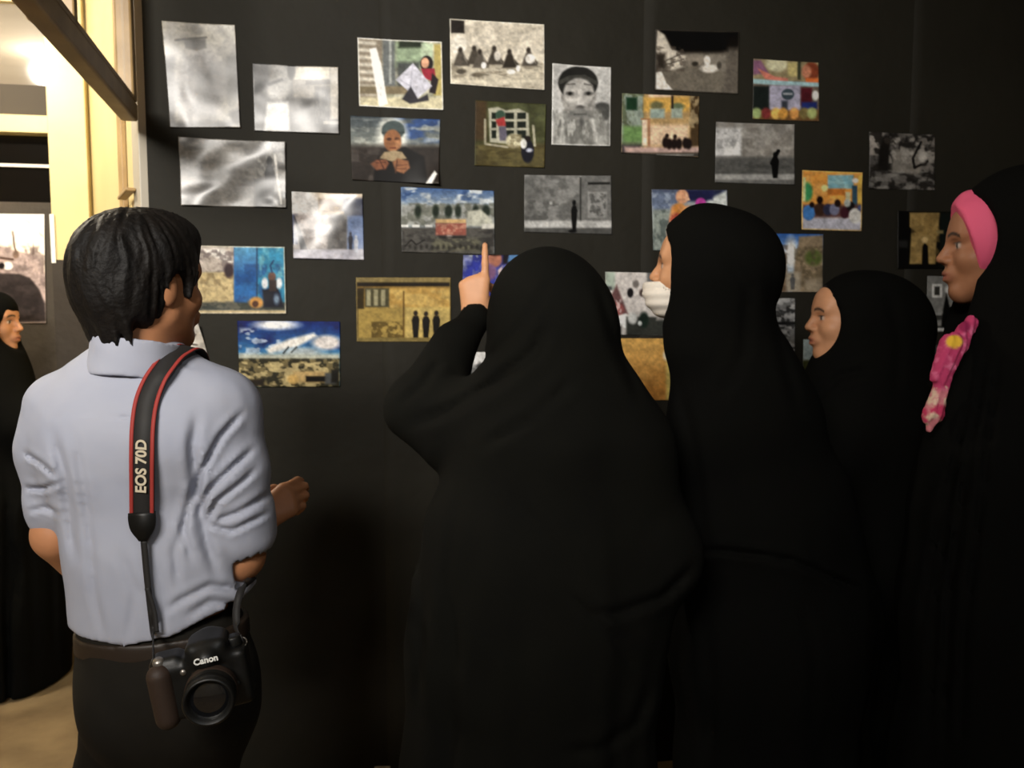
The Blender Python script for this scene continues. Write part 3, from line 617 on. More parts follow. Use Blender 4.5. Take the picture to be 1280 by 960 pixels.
def f14(p):
    p.mottle((214, 144, 64), 10, 14, 3, .7); p.rect(1034, 219, 1066, 236, (118, 164, 176), 2); p.mottle((150, 180, 180), 8, 6, 3, .5, .45, .6, (1036, 220, 1064, 236)); p.rect(1034, 236, 1056, 244, (178, 110, 50), 3); p.rect(1064, 232, 1071, 258, (58, 86, 104), 2); p.rect(1071, 220, 1077, 262, (206, 166, 76), 2); p.rect(1056, 240, 1062, 252, (196, 190, 150), 2); p.ell(1008, 240, 7, 12, (66, 142, 92), 3); p.rect(1002, 222, 1006, 252, (186, 196, 140), 2); p.ell(1030, 235, 4, 4, (236, 208, 136), 2); p.ell(1068, 226, 4, 3, (212, 196, 190), 2)
    p.rect(1001, 256, 1077, 274, (96, 70, 66), 5); p.rect(1001, 272, 1077, 290, (166, 166, 178), 4)
    for x, y, r, c in ((1010, 266, 8, (66, 116, 176)), (1014, 256, 3, (40, 30, 30)), (1024, 262, 7, (70, 52, 44)), (1024, 250, 4, (40, 30, 28)), (1034, 262, 6, (58, 60, 82)), (1042, 262, 6, (120, 122, 148)), (1046, 254, 4, (46, 34, 32)), (1055, 266, 6, (70, 40, 48)), (1062, 258, 5, (40, 34, 36)), (1068, 270, 8, (196, 194, 190)), (1058, 254, 4, (160, 168, 164)), (1074, 260, 3, (80, 90, 130))): p.ell(x, y, r, r * 1.2, c, 2)
photo(((1002, 213), (1077, 216), (1076, 289), (1001, 287)), f14, 'orange photograph of children seated in a circle in a bright room', bg=(208, 150, 80), curl=(.002, .6, .1, 29), border=(210, 170, 96))
def f15(p):
    p.rect(654, 218, 740, 284, (104, 104, 102), 2); p.mottle((136, 136, 134), 13, 10, 3, .8, .42, .62, (654, 218, 726, 284)); p.mottle((74, 74, 72), 8, 8, 6, .5, .5, .65, (654, 250, 726, 284)); p.rect(724, 222, 726, 282, (60, 60, 58), 1.5); p.rect(727, 218, 764, 284, (112, 112, 110), 2); p.rect(734, 228, 762, 231, (40, 40, 38), 1.5); p.rect(734, 240, 758, 272, (142, 142, 140), 2); p.mottle((86, 86, 84), 4, 4, 9, .8, .4, .6, (736, 242, 757, 270)); p.rect(655, 276, 764, 286, (176, 176, 174), 3); p.rect(655, 285, 764, 294, (86, 86, 84), 3); p.person(717, 250, 288, 8, (20, 20, 20)); p.ell(715, 289, 5, 2, (20, 20, 20)); p.ell(688, 254, 2, 2, (168, 168, 166))
photo(((655, 219), (763, 220), (764, 293), (655, 290)), f15, 'grey photograph of a tiny dark figure walking past a long wall', bg=(110, 110, 108), curl=(.002, .7, .1, 31))
def f16(p):
    p.rect(365, 240, 455, 252, (228, 210, 186), 2); p.ell(372, 258, 26, 24, (236, 232, 228), 8); p.rect(398, 248, 430, 268, (180, 152, 112), 3); p.mottle((132, 106, 76), 6, 4, 3, .8, .45, .6, (398, 248, 430, 266)); p.rect(428, 248, 455, 272, (84, 88, 108), 4); p.rect(400, 265, 430, 269, (210, 184, 146), 2); p.rect(410, 268, 434, 312, (84, 80, 78), 4); p.mottle((116, 112, 108), 6, 8, 5, .7, .45, .6, (410, 270, 434, 312)); p.rect(434, 270, 455, 312, (124, 146, 190), 3); p.rect(365, 268, 372, 305, (64, 76, 116), 3); p.rect(368, 268, 408, 290, (188, 176, 170), 5); p.mottle((132, 120, 112), 7, 6, 7, .8, .45, .6, (370, 272, 410, 312)); p.ell(404, 282, 10, 12, (224, 220, 218), 6); p.rect(366, 312, 456, 325, (196, 194, 206), 3); p.person(438, 290, 312, 6, (52, 52, 66)); p.person(445, 294, 316, 6, (196, 200, 212)); p.poly([(368, 270), (374, 284), (384, 312), (376, 312)], (44, 46, 56), 2)
photo(((365, 240), (453, 243), (455, 325), (367, 323)), f16, 'pale photograph of a doorway under a tiled eave with a blue wall beside it', bg=(180, 172, 168), curl=(.006, 1.1, .5, 33), gloss=True, gain=.72)
def f17(p):
    p.grad(234, 262, (66, 96, 146), (146, 156, 160)); p.mottle((190, 196, 198), 16, 7, 3, .9, .45, .6, (501, 234, 618, 262), 4); p.mottle((40, 68, 116), 20, 8, 5, .7, .55, .65, (501, 234, 618, 252), 4); p.rect(501, 256, 618, 282, (148, 150, 146), 4); p.mottle((106, 108, 98), 8, 7, 6, .8, .45, .6, (501, 254, 618, 282))
    for x, r in ((522, 4), (544, 4), (560, 5), (572, 4), (594, 4), (607, 5)): p.ell(x, 264, r, 8, (40, 50, 40), 3)
    p.poly([(583, 282), (584, 264), (600, 262), (612, 272), (618, 284)], (176, 176, 162), 3); p.rect(501, 284, 618, 318, (86, 84, 80), 4); p.rect(540, 298, 600, 314, (104, 102, 86), 6); p.mottle((60, 58, 56), 9, 5, 8, .7, .45, .6, (501, 286, 618, 318))
    for x in (504, 518, 534): p.rect(x - 3, 281, x + 6, 284, (214, 214, 210), 1.2)
    p.rect(602, 280, 618, 286, (196, 194, 186), 2); p.rect(544, 274, 582, 279, (190, 158, 110), 2); p.rect(544, 279, 582, 294, (148, 86, 74), 2); p.mottle((188, 140, 118), 4, 4, 3, .7, .45, .6, (545, 280, 582, 293)); p.ell(561, 296, 4, 2, (204, 190, 180)); p.rect(548, 295, 582, 298, (40, 36, 34), 2, .7); p.line([(506, 308), (514, 300), (520, 306), (530, 300)], 1.5, (30, 28, 26), .8)
    for x in range(512, 616, 7): p.ell(x, 310 - (x % 3), 2, 3, (44, 42, 38), 2, .6)
photo(((501, 234), (617, 239), (618, 318), (502, 315)), f17, 'photograph of a red stall before snowy blue hills, just above the pointing finger', bg=(120, 120, 120), curl=(.002, .7, .2, 35))
def f18(p):
    p.rect(814, 237, 910, 252, (50, 56, 84), 4); p.rect(814, 240, 846, 264, (140, 152, 172), 5); p.mottle((92, 104, 128), 7, 7, 4, .8, .45, .6, (814, 238, 846, 264)); p.rect(815, 262, 840, 314, (136, 144, 138), 4); p.mottle((84, 94, 92), 6, 9, 6, .7, .45, .6, (815, 262, 842, 314)); p.poly([(884, 250), (908, 238), (909, 290), (886, 282)], (190, 196, 194), 4); p.rect(850, 238, 890, 250, (44, 46, 80), 4)
    p.ell(852, 246, 8, 9, (208, 152, 118), 2); p.poly([(856, 240), (862, 250), (856, 252)], (220, 172, 140)); p.ell(848, 264, 10, 10, (200, 134, 66), 3); p.ell(844, 276, 8, 10, (172, 82, 66), 3); p.mottle((214, 150, 100), 5, 5, 7, .6, .45, .6, (836, 256, 866, 300)); p.ell(875, 254, 6.5, 6.5, (178, 64, 150), 2); p.ell(876, 266, 14, 9, (184, 100, 92), 3); p.mottle((214, 150, 130), 4, 4, 9, .7, .45, .6, (862, 258, 892, 275)); p.ell(840, 292, 7, 14, (196, 148, 130), 4)
photo(((814, 237), (908, 238), (909, 315), (816, 313)), f18, 'bright photograph of an orange clad figure, partly behind the hood of the masked woman', bg=(150, 156, 160), curl=(.002, .6, .2, 37))
def f19(p):
    p.rect(240, 306, 293, 340, (180, 168, 156), 3); p.poly([(252, 312), (280, 310), (292, 330), (270, 322)], (238, 232, 222), 4); p.mottle((110, 98, 96), 7, 6, 3, .7, .45, .6, (248, 312, 292, 345)); p.rect(240, 340, 293, 382, (190, 170, 124), 3); p.mottle((136, 118, 84), 8, 8, 5, .7, .45, .6, (250, 336, 293, 382)); p.ell(286, 338, 6, 9, (64, 46, 50), 3); p.rect(292, 308, 322, 380, (42, 104, 166), 2); p.grad(309, 345, (108, 176, 204), (36, 92, 156), False, .7, (293, 308, 358, 352)); p.rect(322, 308, 358, 380, (52, 136, 172), 2); p.mottle((28, 78, 136), 10, 14, 7, .7, .45, .6, (294, 330, 352, 384)); p.mottle((120, 184, 196), 9, 12, 8, .7, .5, .65, (324, 308, 358, 346)); p.rect(320, 308, 322, 380, (36, 72, 106), 1.5)
    p.rect(240, 378, 358, 388, (70, 74, 66), 3); p.mottle((110, 106, 92), 5, 4, 6, .7, .45, .6, (250, 376, 330, 390)); p.rect(240, 388, 358, 393, (190, 170, 128), 2); p.ell(320, 378, 9, 7, (196, 142, 72), 3); p.ell(319, 380, 4, 4, (90, 56, 34), 2)
    p.poly([(328, 362), (348, 360), (355, 384), (330, 384)], (26, 28, 44), 3); p.ell(340, 346, 5, 6, (110, 78, 64), 2); p.ell(331, 354, 4, 7, (206, 208, 212), 2); p.ell(349, 354, 4, 7, (200, 204, 208), 2); p.poly([(336, 350), (346, 350), (346, 364), (336, 364)], (66, 52, 48), 2); p.ell(346, 374, 4, 7, (120, 140, 160), 3, .8); p.line([(340, 340), (338, 332), (342, 326)], 2, (30, 70, 116))
photo(((240, 307), (356, 309), (358, 392), (245, 392)), f19, 'photograph of a person sitting before bright blue doors, beside the man in the shirt', bg=(120, 130, 140), curl=(.003, .8, .5, 39), border=(206, 200, 180))
def f20(p):
    p.grad(402, 445, (24, 48, 116), (66, 132, 178)); p.mottle((22, 34, 92), 24, 14, 4, .8, .4, .6, (297, 400, 425, 436), 4); p.ell(345, 406, 26, 6, (226, 228, 232), 5); p.mottle((196, 204, 214), 10, 6, 9, .7, .52, .62, (300, 410, 350, 446), 4); p.poly([(332, 436), (360, 424), (392, 416), (396, 420), (370, 434), (336, 442)], (226, 222, 214), 4); p.ell(408, 428, 18, 9, (214, 208, 204), 5); p.ell(376, 440, 26, 6, (176, 190, 196), 5); p.rect(297, 442, 425, 450, (178, 182, 168), 5); p.rect(297, 448, 425, 484, (122, 110, 76), 3)
    p.mottle((52, 50, 36), 7, 6, 5, .9, .42, .56, (297, 448, 425, 484)); p.mottle((206, 186, 132), 9, 6, 8, .8, .52, .62, (297, 452, 425, 484)); p.rect(366, 464, 408, 478, (186, 158, 106), 3); p.rect(382, 470, 409, 477, (34, 30, 24), 2); p.ell(366, 474, 7, 6, (204, 168, 100), 3); p.rect(406, 466, 420, 480, (90, 92, 92), 3); p.rect(414, 462, 424, 478, (44, 42, 36), 3); p.line([(354, 441), (360, 434)], 2.5, (70, 78, 80)); p.line([(364, 440), (370, 434)], 2.5, (84, 92, 92)); p.rect(302, 474, 330, 482, (48, 40, 26), 3)
photo(((297, 401), (425, 402), (425, 483), (300, 484)), f20, 'photograph of a sandy town under a deep blue sky with white clouds', bg=(120, 120, 110), curl=(.002, .9, 1.2, 41))
def f21(p):
    p.rect(445, 347, 563, 354, (134, 118, 76), 2); p.rect(445, 353, 563, 360, (44, 36, 22), 2); p.rect(447, 360, 563, 385, (176, 140, 72), 3); p.grad(447, 520, (150, 118, 60), (178, 144, 78), True, .6, (447, 358, 563, 385)); p.rect(447, 384, 563, 424, (160, 136, 74), 3); p.mottle((190, 164, 98), 10, 7, 3, .6, .45, .6, (470, 362, 563, 384)); p.rect(456, 360, 486, 384, (82, 78, 58), 2)
    for x in (460, 469, 478): p.rect(x - 2, 362, x + 3, 382, (148, 142, 112), 1.5)
    p.rect(445, 360, 455, 386, (62, 52, 30), 2); p.rect(446, 386, 448, 424, (92, 78, 44)); p.mottle((92, 76, 40), 6, 5, 6, .8, .45, .6, (464, 402, 504, 423)); p.rect(503, 364, 505, 422, (104, 80, 40), 1.5); p.rect(506, 384, 562, 424, (186, 162, 96), 3); p.rect(446, 422, 563, 427, (128, 112, 66), 1.5)
    for x, y in ((519, 388), (532, 389), (545, 388)): p.person(x, y, 422, 10, (34, 30, 26), (54, 44, 34))
photo(((445, 347), (563, 347), (563, 427), (446, 427)), f21, 'yellow brown photograph of three people standing by a sunlit wall, left of the pointing hand', bg=(150, 124, 68), curl=(.002, .7, .1, 43), border=(136, 120, 78))
def f22(p):
    p.rect(577, 316, 590, 336, (86, 92, 106), 3); p.mottle((166, 172, 182), 4, 4, 5, .8, .45, .6, (577, 316, 598, 332)); p.rect(582, 326, 620, 396, (56, 64, 150), 4); p.mottle((110, 116, 168), 7, 9, 3, .6, .5, .6); p.ell(618, 324, 9, 10, (170, 112, 92), 3); p.ell(619, 316, 9, 4, (52, 34, 30), 3); p.rect(628, 316, 640, 330, (36, 30, 40), 4); p.poly([(636, 318), (655, 317), (655, 322), (634, 328)], (86, 126, 172), 2); p.ell(612, 340, 8, 10, (120, 88, 120), 4); p.rect(596, 376, 622, 396, (36, 44, 190), 3); p.poly([(622, 338), (628, 332), (624, 352)], (196, 176, 170), 2)
photo(((579, 319), (655, 319), (654, 396), (577, 395)), f22, 'blue photograph of a face, right behind the pointing hand', bg=(60, 66, 140), curl=(.002, .7, .1, 45))
def f23(p):
    p.rect(756, 340, 806, 390, (196, 190, 186), 3); p.rect(756, 340, 768, 362, (156, 168, 156), 3); p.rect(756, 358, 764, 363, (90, 92, 92), 2); p.poly([(770, 356), (784, 392), (756, 396), (758, 378)], (104, 76, 76), 3); p.ell(770, 386, 9, 8, (150, 86, 84), 4); p.mottle((206, 190, 186), 4, 4, 6, .7, .45, .6, (758, 374, 776, 398)); p.ell(787, 366, 4, 6, (44, 42, 44), 1.5); p.ell(794, 355, 4, 5, (120, 114, 110), 2); p.ell(802, 366, 4, 5, (88, 76, 72), 2); p.rect(808, 340, 820, 352, (112, 112, 112), 2); p.poly([(770, 396), (782, 392), (782, 412), (774, 404), (770, 414)], (210, 212, 210), 2)
    p.rect(782, 396, 862, 420, (62, 64, 60), 3); p.ell(790, 398, 6, 7, (176, 178, 176), 3); p.ell(804, 400, 6, 10, (40, 52, 46), 3); p.ell(799, 404, 2.5, 3, (196, 202, 200)); p.rect(757, 408, 776, 420, (44, 44, 44), 3); p.rect(820, 350, 862, 400, (150, 146, 142), 4)
photo(((756, 340), (862, 342), (862, 420), (757, 418)), f23, 'pale photograph with small dark heads, beside the white face mask', bg=(176, 172, 168), curl=(.002, .6, .2, 47))
def f24(p):
    p.grad(422, 500, (196, 154, 84), (178, 122, 60)); p.mottle((206, 164, 96), 22, 18, 3, .3); p.rect(832, 430, 846, 500, (196, 176, 100), 4); p.ell(832, 444, 4, 6, (206, 196, 170), 3)
photo(((757, 423), (845, 423), (845, 500), (757, 500)), f24, 'plain orange photograph seen between two black hoods', bg=(190, 146, 78), curl=(.002, .6, .2, 49))
def f25(p):
    p.grad(292, 325, (52, 96, 168), (150, 180, 214)); p.ell(988, 318, 8, 20, (206, 206, 204), 6); p.poly([(956, 306), (974, 304), (982, 318), (984, 366), (950, 366)], (124, 104, 84), 3); p.mottle((90, 74, 60), 7, 9, 5, .6, .45, .6, (950, 306, 984, 364)); p.poly([(1028, 294), (998, 296), (996, 312), (992, 330), (990, 366), (1028, 366)], (136, 120, 98), 3); p.ell(1016, 322, 11, 10, (88, 100, 56), 5); p.mottle((96, 86, 68), 7, 7, 8, .7, .45, .6, (992, 308, 1028, 364)); p.rect(982, 340, 1000, 366, (150, 140, 124), 5); p.person(990, 342, 362, 7, (92, 92, 92)); p.rect(1004, 348, 1028, 366, (140, 128, 110), 5, .7)
photo(((958, 292), (1028, 293), (1027, 365), (950, 365)), f25, 'photograph of a narrow street under a strip of blue sky', bg=(140, 130, 120), curl=(.002, .7, .1, 51))
def f26(p):
    p.mottle((160, 160, 160), 10, 8, 4, .9, .45, .6); p.rect(930, 372, 994, 376, (150, 150, 150), 2); p.rect(930, 402, 994, 406, (36, 36, 36), 2); p.mottle((44, 44, 44), 6, 5, 7, .8, .5, .62)
photo(((930, 372), (993, 373), (992, 445), (930, 443)), f26, 'small grey print seen between the masked woman and the woman in profile', bg=(112, 112, 112), curl=(.002, .7, .1, 53))
def f27(p):
    p.rect(1000, 424, 1090, 452, (150, 164, 166), 2); p.rect(1000, 450, 1090, 492, (74, 76, 46), 3); p.mottle((50, 54, 34), 8, 7, 4, .7, .45, .6, (1000, 454, 1090, 492))
photo(((1003, 424), (1090, 426), (1090, 492), (1003, 491)), f27, 'photograph of grass under a pale sky, under the chin of the woman in profile', bg=(100, 100, 90), curl=(.002, .7, .1, 55))
def f28(p):
    p.rect(1121, 264, 1136, 336, (22, 22, 20), 3); p.poly([(1136, 266), (1174, 266), (1172, 286), (1176, 290), (1170, 296), (1168, 330), (1136, 330), (1138, 292), (1144, 290), (1136, 284)], (150, 126, 80), 2); p.mottle((126, 104, 64), 6, 9, 4, .6, .45, .6, (1138, 268, 1174, 328)); p.poly([(1151, 336), (1152, 308), (1155, 303), (1159, 308), (1160, 336)], (26, 24, 18), 1.5); p.ell(1155, 300, 4, 4, (192, 166, 116), 2); p.rect(1174, 266, 1198, 336, (32, 38, 36), 4); p.rect(1170, 288, 1178, 292, (130, 116, 80), 2); p.rect(1121, 300, 1134, 310, (46, 46, 46), 4)
photo(((1121, 264), (1198, 265), (1197, 336), (1121, 336)), f28, 'dark photograph of a sandy brick gateway, by the pink headband', bg=(26, 26, 24), curl=(.002, .7, .1, 57))
def f29(p):
    p.rect(1157, 344, 1212, 394, (116, 116, 114), 2); p.rect(1164, 355, 1177, 372, (186, 186, 184), 1.5); p.rect(1167, 358, 1174, 369, (60, 60, 58), 1.5); p.ell(1184, 362, 4, 5, (176, 176, 174), 2); p.rect(1157, 393, 1212, 416, (62, 62, 60), 2); p.rect(1157, 391, 1176, 394, (140, 140, 138), 1.5); p.rect(1158, 400, 1176, 407, (124, 124, 122), 2); p.rect(1157, 410, 1186, 414, (176, 176, 174), 1.5); p.poly([(1182, 366), (1190, 400), (1186, 412), (1176, 408), (1178, 388)], (16, 16, 16), 2)
photo(((1158, 345), (1211, 346), (1211, 416), (1157, 415)), f29, 'grey photograph of a dark figure under a framed notice, below the sandy gateway', bg=(100, 100, 98), curl=(.002, .7, .1, 59))
def f30(p):
    p.mottle((86, 84, 82), 10, 12, 4, .7, .45, .6); p.rect(1130, 488, 1216, 496, (104, 102, 100), 2); p.rect(1130, 476, 1216, 488, (48, 47, 46), 3)
photo(((1139, 431), (1216, 431), (1210, 498), (1129, 497)), f30, 'dim grey photograph beside the floral scarf', bg=(62, 61, 60), curl=(.002, .7, .1, 61))
def f31(p):
    p.rect(586, 440, 614, 456, (206, 206, 204), 2); p.ell(600, 458, 5, 4, (70, 70, 70), 3); p.rect(586, 460, 690, 512, (120, 120, 118), 3); p.mottle((70, 70, 70), 9, 8, 4, .6)
photo(((588, 440), (690, 440), (690, 510), (588, 510)), f31, 'small white edge of a print showing under the raised black sleeve', bg=(160, 160, 158), curl=(.002, .7, .1, 63))
def f32(p):
    p.mottle((186, 176, 160), 14, 10, 3, .5); p.line([(238, 425), (246, 418)], 2, (70, 62, 56)); p.line([(234, 432), (240, 430), (247, 431)], 2, (84, 74, 66)); p.line([(228, 444), (236, 440)], 2, (84, 74, 66)); p.line([(222, 420), (230, 414)], 2, (90, 80, 72))
photo(((196, 404), (250, 405), (268, 474), (200, 474)), f32, 'white paper print curling off the wall behind the man in the shirt', bg=(206, 200, 190), curl=(.004, .5, .1, 65), corner=(1, 0, .7, .02), gloss=False)
def f34(p): p.rect(470, 956, 490, 962, (196, 190, 180), 2)
photo(((468, 957), (488, 957), (488, 985), (468, 985)), f34, 'small white scrap of paper low on the black wall', bg=(196, 190, 180), curl=(.002, .5, .1, 67), gloss=False)
def f33(p):
    p.grad(267, 330, (250, 240, 226), (246, 228, 206)); p.poly([(-40, 306), (6, 308), (22, 314), (34, 316), (46, 318), (54, 330), (58, 345), (58, 405), (-40, 405)], (168, 150, 146), 3); p.mottle((130, 116, 114), 9, 8, 4, .8, .45, .6, (-40, 308, 58, 400), 4); p.line([(16, 290), (18, 308), (21, 318)], 2.2, (96, 78, 66)); p.ell(20, 318, 4, 5, (120, 100, 88), 2); p.poly([(40, 318), (42, 303), (44, 318)], (120, 104, 100), 1.5); p.line([(26, 270), (44, 284), (56, 298)], 1.2, (206, 190, 172), .8); p.ell(10, 332, 6, 5, (240, 236, 232), 2); p.ell(2, 332, 4, 4, (40, 34, 36), 2); p.line([(0, 322), (16, 324)], 3, (90, 70, 60), .8)
    p.poly([(-40, 346), (-6, 341), (24, 342), (38, 347), (50, 362), (57, 380), (58, 402), (-40, 404)], (66, 59, 58), 2.5); p.mottle((52, 46, 45), 12, 10, 6, .7, .45, .6, (-40, 352, 50, 402), 6)
photo(((-42, 267), (56, 268), (58, 404), (-42, 405)), f33, 'bright photograph of a ruined site under a white sky, on the partition at far left', bg=(240, 230, 214), curl=(.002, .6, .1, 69), gain=1.5, plane=OFF - .0215, group='prints on the window partition')
# ------------------------------------------------------------------ people
def nrm(v): v = np.asarray(v, float); return v / np.linalg.norm(v)
class Head:
    def __init__(s, O, face, tilt=0.0, scale=1.0, roll=0.0):
        s.O = np.asarray(O, float); s.k = scale
        f = nrm([face[0], face[1], 0]); r = np.array([f[1], -f[0], 0]); u = UP
        f2 = f * math.cos(tilt) + u * math.sin(tilt); u2 = u * math.cos(tilt) - f * math.sin(tilt)
        s.f, s.u = f2, u2 * math.cos(roll) + r * math.sin(roll); s.r = np.cross(s.f, s.u); s.R = np.array([s.r, s.f, s.u])
    def __call__(s, r, f, u): return s.O + (s.r * r + s.f * f + s.u * u) * s.k
    def local(s, V): d = (V - s.O) / s.k; return d @ s.r, d @ s.f, d @ s.u
def add_head(S, h, woman=True, ears=True):
    k = h.k
    E = lambda c, r, b, mode='add': S.ell(h(*c), np.array(r) * k, b * k, mode, h.R)
    Cn = lambda a, b, ra, rb, bl, mode='add': S.cone(h(*a), h(*b), ra * k, rb * k, bl * k, mode)
    E((0, -0.012, 0.03), (0.075, 0.096, 0.086), 0)
    E((0, 0.03, -0.03), (0.060, 0.060, 0.078), 0.03)
    for sgn in (1, -1):
        Cn((sgn * .05, 0.005, -0.055), (sgn * .012, 0.064, -0.098), .020, .016, .03)
        E((sgn * .038, 0.055, -0.028), (.026, .028, .024), .02)
        Cn((sgn * .044, .074, .022), (sgn * .010, .085, .019), .008, .009, .014)
        if ears: E((sgn * .076, -.008, -.008), (.010, .019, .031), .008)
    Cn((0, .064, -.098), (0, .070, -.094), .015, .015, .02)
    E((0, .060, .045), (.055, .030, .040), .03)
    Cn((0, .086, .016), (0, .107, -.024), .007, .0105, .012)
    for sgn in (1, -1):
        E((sgn * .012, .096, -.030), (.008, .011, .008), .006)
        E((sgn * .030, .092, .002), (.015, .013, .010), .010, 'sub')
        E((sgn * .031, .073, .001), (.0125, .0125, .0120), .003)
        Cn((sgn * .020, .083, .008), (sgn * .043, .074, .006), .0035, .003, .004)
    E((0, .086, -.058), (.027, .016, .020), .012)
    E((0, .096, -.0555), (.021, .009, .0062), .004)
    E((0, .094, -.0685), (.018, .009, .0066), .004)
    Cn((-.018, .100, -.062), (.018, .100, -.062), .0014, .0014, .003, 'sub')
    Cn((0, -.018, -.04), (0, -.03, -.17), .052, .055, .03)
def head_colors(h, V, skin, lips=(150, 84, 74), brow=(46, 34, 28)):
    r, f, u = h.local(V); n = len(V); C = np.ones((n, 3)) * lin(skin)
    n1 = vnoise3(V[:, 0] * 60, V[:, 1] * 60, V[:, 2] * 60, 3)
    C *= (0.93 + 0.14 * n1)[:, None]
    def blend(m, col):
        m = np.clip(m, 0, 1)[:, None]; C[:] = C * (1 - m) + lin(col) * m
    a = np.abs(r); fr = f > 0.04
    blend(fr * np.exp(-((a) / .022) ** 4 - ((u + .062) / .0095) ** 4) * (f > .085) * .85, lips)
    arc = .027 - 1.6 * (a - .028) ** 2 * 10
    blend(fr * (a > .012) * (a < .050) * np.exp(-((u - arc) / .0042) ** 4), brow)
    blend(fr * np.exp(-((a - .031) / .013) ** 4 - ((u - .0075) / .0022) ** 4) * (f > .055), (26, 20, 18))
    blend(fr * np.exp(-((a - .031) / .0115) ** 6 - ((u - .001) / .0052) ** 6) * (f > .06) * .8, (206, 198, 190))
    blend(fr * np.exp(-((a - .032) / .0058) ** 6 - ((u - .001) / .0058) ** 6) * (f > .06), (30, 22, 18))
    blend(fr * np.exp(-((a - .009) / .0035) ** 2 - ((u + .036) / .003) ** 2) * (f > .09) * .7, (70, 40, 30))
    return C
def add_hand(S, W, d, n, side, curls, thumb=(.5, .5), sc=1.0, rad=1.0):
    d = nrm(d); n = nrm(np.asarray(n) - d * np.dot(n, d)); side = nrm(np.asarray(side) - d * np.dot(side, d) - n * np.dot(side, n)); W = np.asarray(W, float)
    K = [(.086, .027), (.090, .008), (.085, -.011), (.076, -.028)]
    L = [(.042, .026, .022), (.046, .029, .023), (.043, .027, .022), (.033, .021, .019)]
    R0 = [.0090, .0092, .0088, .0078]
    for i in range(4):
        kp = W + (d * K[i][0] + side * K[i][1]) * sc
        S.cone(W + side * K[i][1] * .55 * sc, kp, .0155 * sc, .0115 * sc, .018)
        a = 0; p = kp; r = R0[i] * sc * rad
        for j in range(3):
            a += curls[i][j]; q = p + (d * math.cos(a) + n * math.sin(a)) * L[i][j] * sc
            S.cone(p, q, r * (1 - .1 * j), r * (1 - .1 * (j + 1)), .004 if j else .007); p = q
    t0 = W + (d * .022 + side * .024 + n * .008) * sc; t1 = t0 + nrm(side * .75 + d * .75 + n * thumb[0]) * .040 * sc
    t2 = t1 + nrm(side * (.25 - thumb[1] * .6) + d * .9 + n * (thumb[0] + .25)) * .032 * sc; t3 = t2 + nrm(side * (.1 - thumb[1]) + d * .8 + n * (thumb[0] + .4)) * .026 * sc
    S.chain([t0, t1, t2, t3], [.015 * sc, .0115 * sc, .0098 * sc, .0078 * sc], .008)

def new_person(loc, label, group=None):
    return empty('person', loc, label, 'person', group)
def put(root, name, S, m, color=None, smooth=1, label=None):
    me = S.mesh(name, smooth)
    if color is not None: set_col(me, color(S.V))
    me.transform(Matrix.Translation(-root.location))
    o = link(name, me, m, root)
    if label: o['label'] = label
    return o
def put_mesh(root, name, me, m, parent=None, label=None, world=True):
    if world: me.transform(Matrix.Translation(-root.location))
    o = link(name, me, m, parent or root)
    if label: o['label'] = label
    return o

# one body: torso, hips, legs and feet, arms; joints given as a dict
def body_solid(h, J, dense_boxes=(), arms=True, base=.009):
    lo = np.min([h.O - .16] + [np.asarray(v) - .14 for v in J.values()], 0); hi = np.max([h.O + .16] + [np.asarray(v) + .14 for v in J.values()], 0)
    lo[2] = -0.004; hi[2] = max(h.O[2] + .15, max(v[2] for v in J.values()) + .24)
    dn = [[(h.O[i] - .125, h.O[i] + .125, .0032)] for i in range(3)]; dn[2] = [(h.O[2] - .13, h.O[2] + .13, .0032)]
    for c, rr, hd in dense_boxes:
        for i in range(3): dn[i].append((c[i] - rr, c[i] + rr, hd))
    S = Solid(lo, hi, .011, dn)
    S.cone(J['neck'], J['hip'], .095, .12, .05, sy=1.35)
    S.cone(J['neck'] + np.array([0, 0, .02]), J['shL'], .055, .05, .05); S.cone(J['neck'] + np.array([0, 0, .02]), J['shR'], .055, .05, .05)
    for q in 'LR':
        S.chain([J['hip' + q], J['knee' + q], J['ank' + q]], [.082, .052, .036], .03)
        a = J['ank' + q]; fd = J['toe' + q] - a; S.cone(a * [1, 1, 0] + [0, 0, .036], a * [1, 1, 0] + fd * [1, 1, 0] + [0, 0, .028], .036, .028, .02)
        if arms: S.chain([J['sh' + q], J['el' + q], J['wr' + q]], [.046, .036, .025], .02)
    return S
def stand(c, top, face, sw=.135, bow=0):
    f = nrm([face[0], face[1], 0]); r = np.array([f[1], -f[0], 0]); c = np.array([c[0], c[1], 0.0])
    k = top / 1.62
    J = dict(neck=c + [0, 0, 1.33 * k], hip=c + [0, 0, .90 * k], shL=c - r * sw + [0, 0, 1.31 * k], shR=c + r * sw + [0, 0, 1.31 * k])
    for q, s in (('L', -1), ('R', 1)):
        J['hip' + q] = c + r * s * .085 + [0, 0, .85 * k]; J['knee' + q] = c + r * s * .085 + f * .02 + [0, 0, .47 * k]; J['ank' + q] = c + r * s * .09 + [0, 0, .09]
        J['toe' + q] = J['ank' + q] + f * .16
        J['el' + q] = c + r * s * (sw - .015) + [0, 0, 1.03 * k] - f * .02; J['wr' + q] = c + r * s * .05 + f * .06 + [0, 0, .90 * k]
    return J
def fists(S, J, face):
    f = nrm([face[0], face[1], 0]); r = np.array([f[1], -f[0], 0])
    for q, s in (('L', -1), ('R', 1)):
        if q in J.get('skip', ''): continue
        add_hand(S, J['wr' + q], -UP * .9 - r * s * .2, -r * s * .9, f, [(.5, .8, .5)] * 4, sc=.92)

